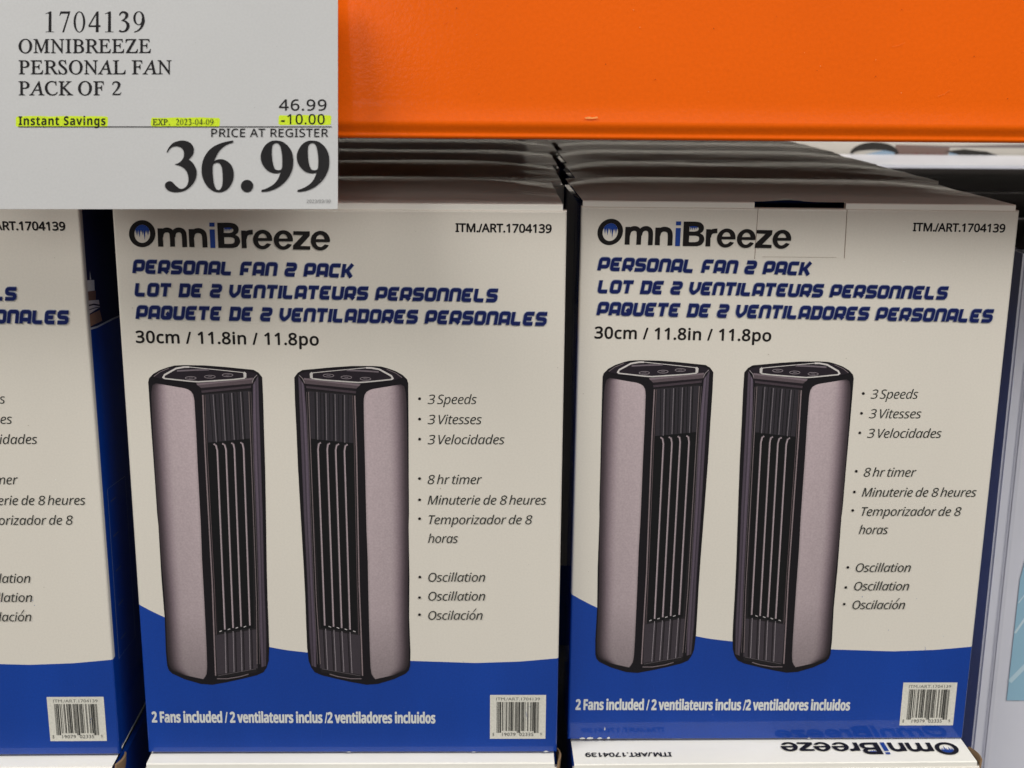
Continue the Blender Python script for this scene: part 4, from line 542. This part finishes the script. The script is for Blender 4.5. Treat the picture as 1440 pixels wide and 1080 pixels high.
# the layer below
def lower(x, y, yaw, lab, lp, seed):
    t = pose(make_box(False, None, .0006, seed, lid_print=lp), x, y, -.0046, yaw); tag(t, lab, 'box', GROUP)
    k = mesh('torn_corner', *torn(), [M['kraft']], t); return t
def torn():
    V = []; n = 7
    for i in range(n):
        a = i/(n-1); x = W/2-.001+.0016*math.sin(a*3); y = .0004+.020*a; 
        V += [(x, y, H-.004), (x+.0008, y, H+.0052-.003*a), (x+.0018, y, H+.0046-.003*a), (x+.0012, y, H-.005)]
    F = []
    for i in range(n-1):
        for j in range(4): F.append((i*4+j, i*4+(j+1) % 4, (i+1)*4+(j+1) % 4, (i+1)*4+j))
    F += [(0,1,2,3), (4*n-4, 4*n-3, 4*n-2, 4*n-1)]
    return V, F
lower(-.3590, .6805, .022, 'lower fan box under the left one, only its white lid corner showing', False, 60)
lower(-.0945, .6895, .018, 'lower fan box under the middle one, only a plain white lid strip showing', False, 61)
lower(.1625, .6935, .029, 'lower fan box under the right one, upside-down lettering on its white lid', True, 62)

# ---------------------------------------------------------------- orange shelf beam
def beam():
    zb = ZC-.0369; y0 = .668; x0, x1 = -1.1, 1.3
    prof = [(y0, zb+.125), (y0, zb+.020), (y0-.0003, zb+.014), (y0-.0010, zb+.0098), (y0-.0012, zb+.0086), (y0-.0010, zb+.0074), (y0-.0005, zb+.0062), (y0+.0001, zb+.0050),
            (y0+.0006, zb+.0038), (y0+.0009, zb+.0028), (y0+.0006, zb+.0021), (y0+.0008, zb+.0010), (y0+.0020, zb+.0002), (y0+.0048, zb), (y0+.030, zb+.0012), (y0+.030, zb+.0032), (y0+.006, zb+.0030), (y0+.0045, zb+.010), (y0+.0045, zb+.122), (y0+.030, zb+.122), (y0+.030, zb+.125)]
    n = len(prof); N = 25; V = []
    for i in range(N):
        x = x0+(x1-x0)*i/(N-1)
        V += [(x, y, z) for y, z in prof]
    F = [(i*n+j, (i+1)*n+j, (i+1)*n+(j+1) % n, i*n+(j+1) % n) for i in range(N-1) for j in range(n)]
    F += [tuple(range(n)), tuple((N-1)*n+j for j in reversed(range(n)))]
    o = mesh('beam_face', V, F, [M['orange']]); me = o.data
    me.polygons.foreach_set('use_smooth', [len(p.vertices) == 4 for p in me.polygons])
    bm = bmesh.new(); bm.from_mesh(me)
    for e in bm.edges:
        if len(e.link_faces) == 2 and e.calc_face_angle(0) > .9: e.smooth = False
    bm.to_mesh(me); bm.free()
    return o
rack = empty('shelf_beam', (0, .69, ZC-.037)); tag(rack, 'bright orange painted steel shelf beam above the boxes', 'beam')
b = beam(); b.parent = rack; b.location = (0, -.69, -(ZC-.037))
pm = Print(.004); rn = random.Random(12)
for k in range(80):
    x, y, r_ = rn.uniform(-95, 360), rn.uniform(-16, 80), rn.choice((.10, .14, .18, .26))
    pm.poly(rn.choice(((.95, .42, .16), (.90, .30, .08), (.30, .05, .005), (.45, .06, .003))), [(x+r_*rn.uniform(.7, 1.5)*math.cos(a*1.05), y+r_*math.sin(a*1.05)) for a in range(6)])
for k in range(14):
    x, y, a = rn.uniform(-90, 350), rn.uniform(-14, 75), rn.uniform(-1.2, 1.2); L_ = rn.uniform(2, 9)
    pm.line((.93, .22, .04) if k % 2 else (.62, .075, .002), [(x, y), (x+L_*.5*math.cos(a), y+L_*.5*math.sin(a)), (x+L_*math.cos(a+.15), y+L_*math.sin(a+.15))], .12)
pm.poly((.95, .36, .10), [(36, -25.4), (38, -24.9), (40, -25.2), (42.5, -24.8), (43, -25.6), (40, -26.0), (37, -26.0)])
tag(pm.build('paint_mark', rack, M['signink'], lambda x, y, z: (x/1000, .668-.69-.0004-z/1000*.2-(.0012 if y < -20 else 0), y/1000+.037)), kind='stuff')
deck = empty('shade_deck', (0, .7035, ZC-.022)); tag(deck, 'unseen wooden deck added behind the orange beam to shade the lids', 'shelf')  # unseen deck added over the boxes, sized and lowered to shade the lids
for k in range(5):
    block('shade_board', (-1.1, 1.3, k*.135, k*.135+.122, 0, .02), M['dark_board'], deck)

# ---------------------------------------------------------------- price sign (hangs in front of the beam, tipped back a little)
SD = .622/.635
K = .35367e-3*SD
sign = empty('price_sign', (-.2560658*SD, .66187281*SD, ZC+.02994605*SD), CAM_ROT)
tag(sign, 'grey white price card with large black price, hanging before the orange beam', 'price sign')
cw0, cw1, ch0, ch1 = -30, 475, -30, 294
V, F = box_data(cw0*K, cw1*K, -ch1*K, -ch0*K, -.0009, 0); card = mesh('card', V, F, [M['card']], sign)
sp = Print(.02); sp.k = 0
SI = (.011, .010, .011)
def st(t, style, x0, y, x1, cap, colr=SI, **kw): put_text(sp, t, style, colr, x0, -y, x1, -y, cap, **kw)
def smooth(P, n=6):
    out = []; N = len(P)
    for i in range(N-1):
        p1, p2 = P[i], P[i+1]; p0 = P[max(i-1, 0)]; p3 = P[min(i+2, N-1)]
        for k in range(n):
            t = k/n; out.append(tuple(.5*((2*p1[j])+(-p0[j]+p2[j])*t+(2*p0[j]-5*p1[j]+4*p2[j]-p3[j])*t*t+(-p0[j]+3*p1[j]-3*p2[j]+p3[j])*t**3) for j in (0, 1, 2)))
    return out+[tuple(P[-1])]
def ring(cx, cy, rx, ry, ix, iy, dx=0):
    o = [(cx+rx*math.cos(a*math.pi/18), cy+ry*math.sin(a*math.pi/18)) for a in range(36)]
    return ('p', o, [[(cx+dx+ix*math.cos(a*math.pi/18), cy+iy*math.sin(a*math.pi/18)) for a in range(36)]])
SER = {
 '0': [ring(.25,.49,.245,.51,.15,.465)],
 '1': [('p', [(.20,.03),(.325,.03),(.325,1.0),(.27,1.0),(.07,.885),(.08,.865),(.17,.90),(.21,.875)], []), ('p', [(.08,0),(.44,0),(.44,.025),(.34,.032),(.18,.032),(.08,.025)], [])],
 '2': [('s', [(.05,.74,.03),(.10,.90,.06),(.23,.955,.085),(.36,.86,.11),(.38,.70,.11),(.31,.48,.085),(.18,.25,.05),(.07,.08,.045)]), ('p', [(.04,0),(.44,0),(.50,.20),(.465,.20),(.40,.10),(.12,.10),(.04,.04)], [])],
 '3': [('s', [(.06,.80,.03),(.12,.92,.06),(.23,.96,.08),(.35,.89,.105),(.36,.76,.10),(.28,.63,.06),(.15,.55,.03)]), ('s', [(.15,.56,.03),(.30,.52,.06),(.40,.40,.10),(.415,.25,.11),(.34,.09,.085),(.20,.02,.05),(.10,.05,.07),(.05,.075,.065)])],
 '4': [('p', [(.31,0),(.43,0),(.43,1.0),(.36,1.0),(.33,.96)], []), ('p', [(.01,.245),(.51,.245),(.51,.33),(.01,.33)], []), ('s', [(.03,.31,.045),(.19,.62,.045),(.37,.97,.045)])],
 '7': [('p', [(.03,.79),(.06,.79),(.115,.885),(.40,.885),(.15,-.01),(.225,-.01),(.49,.97),(.49,1.0),(.08,1.0)], [])],
 '9': [ring(.25,.67,.235,.335,.135,.295,-.005), ('s', [(.425,.66,.10),(.43,.48,.105),(.36,.25,.08),(.22,.08,.05),(.05,.0,.03)])],
 '-': [('p', [(.05,.25),(.30,.25),(.30,.33),(.05,.33)], [])],
}
def serif_digits(t, x0, y, x1, hgt, color, bold=0.0):
    adv = []; x = 0
    for ch in t: adv.append(x); x += .40 if ch == '-' else .62
    sx = (x1-x0)/(x-.10)
    for ch, ax in zip(t, adv):
        for g in SER[ch]:
            if g[0] == 'p': sp.poly(color, [(x0+(ax+a)*sx, -y+b_*hgt) for a, b_ in g[1]], [[(x0+(ax+a)*sx, -y+b_*hgt) for a, b_ in q] for q in g[2]])
            else:
                P = smooth(g[1]); L = []
                for i, p_ in enumerate(P):
                    p_ = (p_[0], p_[1], p_[2]*1.15+.01); a, b_ = P[max(i-1, 0)], P[min(i+1, len(P)-1)]; dx, dy = b_[0]-a[0], b_[1]-a[1]; l = math.hypot(dx, dy) or 1
                    for sg in (-1, 1): L.append((x0+(ax+p_[0]-sg*dy/l*p_[2]/2)*sx, -y+(p_[1]+sg*dx/l*p_[2]/2)*hgt))
                sp.add(L, [(2*i, 2*i+1, 2*i+3, 2*i+2) for i in range(len(P)-1)], color)
YEL = (.52, .66, .025)
def marker(x0, y0, x1, y1):
    rnd = random.Random(int(x0)); P = []
    for k in range(9): P.append((x0+2+(x1-x0-4)*k/8, -(y0+rnd.uniform(0, .9))))
    P.append((x1, -(y0+2.5))); P.append((x1-.5, -(y1-2)))
    for k in range(9): P.append((x1-2-(x1-x0-4)*k/8, -(y1-rnd.uniform(0, .9))))
    P.append((x0, -(y1-2))); P.append((x0+.4, -(y0+2.5)))
    sp.poly(YEL, P)
marker(22, 163, 152, 178.4); marker(212, 165, 309.5, 178.2); marker(391.5, 161.5, 466, 176.2)
serif_digits('1704139', 61.5, 45.3, 204.5, 29.3, SI)
st('OMNIBREEZE', 'roman', 26.5, 74.5, 212, 19.2, bold=.32, shear=-.27)
st('PERSONAL FAN', 'roman', 26.5, 104.3, 241, 19.2, bold=.32, shear=-.27)
st('PACK OF', 'roman', 26.5, 133.8, 146, 19.2, bold=.32, shear=-.27)
serif_digits('2', 157, 133.8, 171.5, 19.5, SI)
st('46.99', 'sans', 392.5, 155.3, 459, 15.2, bold=.2, spacing=1.1)
st('-10.00', 'sans', 395.5, 174.5, 456.5, 13.8, bold=.15, spacing=1.1)
st('Instant Savings', 'bold', 26.5, 176, 148.5, 12.3, spacing=1.1)
st('EXP.', 'roman', 215, 175.8, 239, 8.2, colr=(.04,.05,.02), bold=.15, shear=-.27)
serif_digits('2023-04-09', 247.5, 175.8, 300.5, 8.6, (.04,.05,.02), .15)
st('PRICE AT REGISTER', 'sans', 297.5, 192.6, 461.5, 11.4, bold=.1, spacing=1.05)
st('2023/03/30', 'sans', 431.5, 285.3, 465, 4.6, colr=(.16,.16,.16), spacing=1.1)
sp.rect(SI, 26, -178.9, 466.5, -177.9)
for o_, hs in DIGITS: sp.poly(SI, [(x, -y) for x, y in o_], [[(x, -y) for x, y in q] for q in hs])
for k in range(26):
    rnd = random.Random(k+90); x, y = rnd.uniform(5, 470), rnd.uniform(5, 290); r_ = rnd.uniform(.2, .7)
    sp.poly((.38, .37, .36), [(x+r_*math.cos(a*1.05), -y+r_*.8*math.sin(a*1.05)) for a in range(6)])
sp.build('price_print', card, M['signink'], lambda x, y, z: (x*K, y*K, z*.00035))
for x in (60, 400):
    block('hanging_clip', ((x-12)*K, (x+12)*K, -2*K, 22*K, -.0125, -.0011), M['metal'], sign)

# ---------------------------------------------------------------- neighbouring product, right
NG = 'pale cartons standing beside the fan boxes'
ZN = ZC-.1100
def carton(y, dep, label, art, x=.3215):
    t = empty('pale_carton', (x, y, 0)); tag(t, label, 'carton', NG); w_ = .40
    block('body', (0, w_, 0, dep, 0, ZN-.001), M['carton'], t, .0015)
    V = []; n = 12
    for i in range(n+1):
        for j in range(7):
            u = i/n; d = j/6; V.append((.001+(w_-.002)*u, .007+(dep-.009)*d, ZN-.0005+.004*math.sin(math.pi*d)**.7*min(1, (u*(1-u))*12)))  # lid set back, its pale rim standing in for the lit edge
    me = bpy.data.meshes.new('lid'); me.from_pydata(V, [], [(i*7+j, (i+1)*7+j, (i+1)*7+j+1, i*7+j+1) for i in range(n) for j in range(6)])
    me.polygons.foreach_set('use_smooth', [True]*len(me.polygons)); link('lid', me, t, [M['shade_lid']])
    if art:
        p = Print(.05); LB = (.33, .55, .68)
        p.poly(LB, [(20, 316), (20, 405), (27, 455), (60, 520), (399, 560), (399, 316)])
        p.line((.62, .76, .82), [(20.5, 366), (30, 384), (48, 408), (120, 480)], 1.6)
        p.line((.55, .72, .80), [(20.5, 330), (30, 342), (48, 362), (120, 430)], 3.2)
        p.line((.62, .76, .82), [(20.5, 388), (40, 420), (100, 480)], .8)
        p.line((.58, .58, .65), [(8, 2), (8, ZN*1000-4)], .7); p.line((.69, .69, .75), [(10.5, 2), (10.5, ZN*1000-4)], 2.6)
        p.build('front_print', t, M['cartonink'], lambda a, b_, c: (a/1000, -.0006-c/1000, b_/1000))
    return t
carton(.800, .176, 'pale lilac carton with light blue print, nearest one beside the right-hand fan box', True)
carton(.982, .205, 'pale carton second from the front beyond the fan boxes, only its shade-dark lid showing', False, .325)
carton(1.192, .292, 'pale carton third from the front beyond the fan boxes, widest shade-dark lid', False, .322)
# far side of the rack: a pale printed carton standing on more stock
far = empty('display_carton', (.02, 1.70, 0)); tag(far, 'pale display carton far behind, printed with dark arches and blue wedges', 'carton')
block('body', (0, 1.35, 0, .25, 0, ZC+.06), M['carton'], far, .002)
fp = Print(.05)
def fpx(x, y):                                           # measured at the carton's face, mm from its left edge and mm up
    return (x, y)
YB = (ZC-.1215)*1000
def arch(cx, y, rx, ry, t=6):
    O = [(cx+rx*math.cos(a*math.pi/14), y+ry*math.sin(a*math.pi/14)) for a in range(15)]
    I = [(cx+(rx-4)*math.cos(a*math.pi/14), y+(ry-t)*math.sin(a*math.pi/14)) for a in range(15)]
    return O+I[::-1]
fp.rect((.56, .52, .46), 0, 0, 1350, ZC*1000+58)
fp.poly((.30, .42, .55), [(455-20, YB+1), (455-20, YB+11), (500-20, YB+21), (500-20, YB+1)])
fp.poly((.20, .13, .11), [(500-20, YB+1), (500-20, YB+25), (572-20, YB+24), (567-20, YB+1)])
fp.poly((.30, .42, .55), [(570-20, YB+1), (571-20, YB+16), (600-20, YB+10), (640-20, YB+1)])
fp.poly((.022, .020, .016), arch(475-22, YB+13, 32, 15, 10))
fp.poly((.022, .020, .016), [(565-20, YB+17), (590-20, YB+20), (620-20, YB+17), (650-20, YB+8), (668-20, YB+2), (645-20, YB+1.5), (620-20, YB+6), (595-20, YB+10)])
fp.poly((.03, .03, .028), [(670-20, YB+2), (680-20, YB+8), (760-20, YB+8), (760-20, YB+2)])
fp.poly((.20, .17, .17), [(480, YB+22), (660, YB+27), (760, YB+32), (760, YB+25), (660, YB+22), (560, YB+22)])
for k, (a, b_) in enumerate(((0, 3), (4.5, 3), (9, 5), (16, 3), (20.5, 3), (25, 3.5), (30, 3), (35, 5), (42, 3))):
    fp.rect((.22, .04, .035), 497+a, YB+4, 497+a+b_*.7, YB+12+(k % 3))
fp.build('front_print', far, M['cartonink'], lambda a, b_, c: (a/1000, -.0006-c/1000, b_/1000))
ledge = block('stock_carton', (.02, 1.37, 1.50, 1.69, 0, ZC-.1085), M['carton'], None, .002)
tag(ledge, 'wide pale carton lying before the arch-printed one, only its light top strip showing', 'carton')
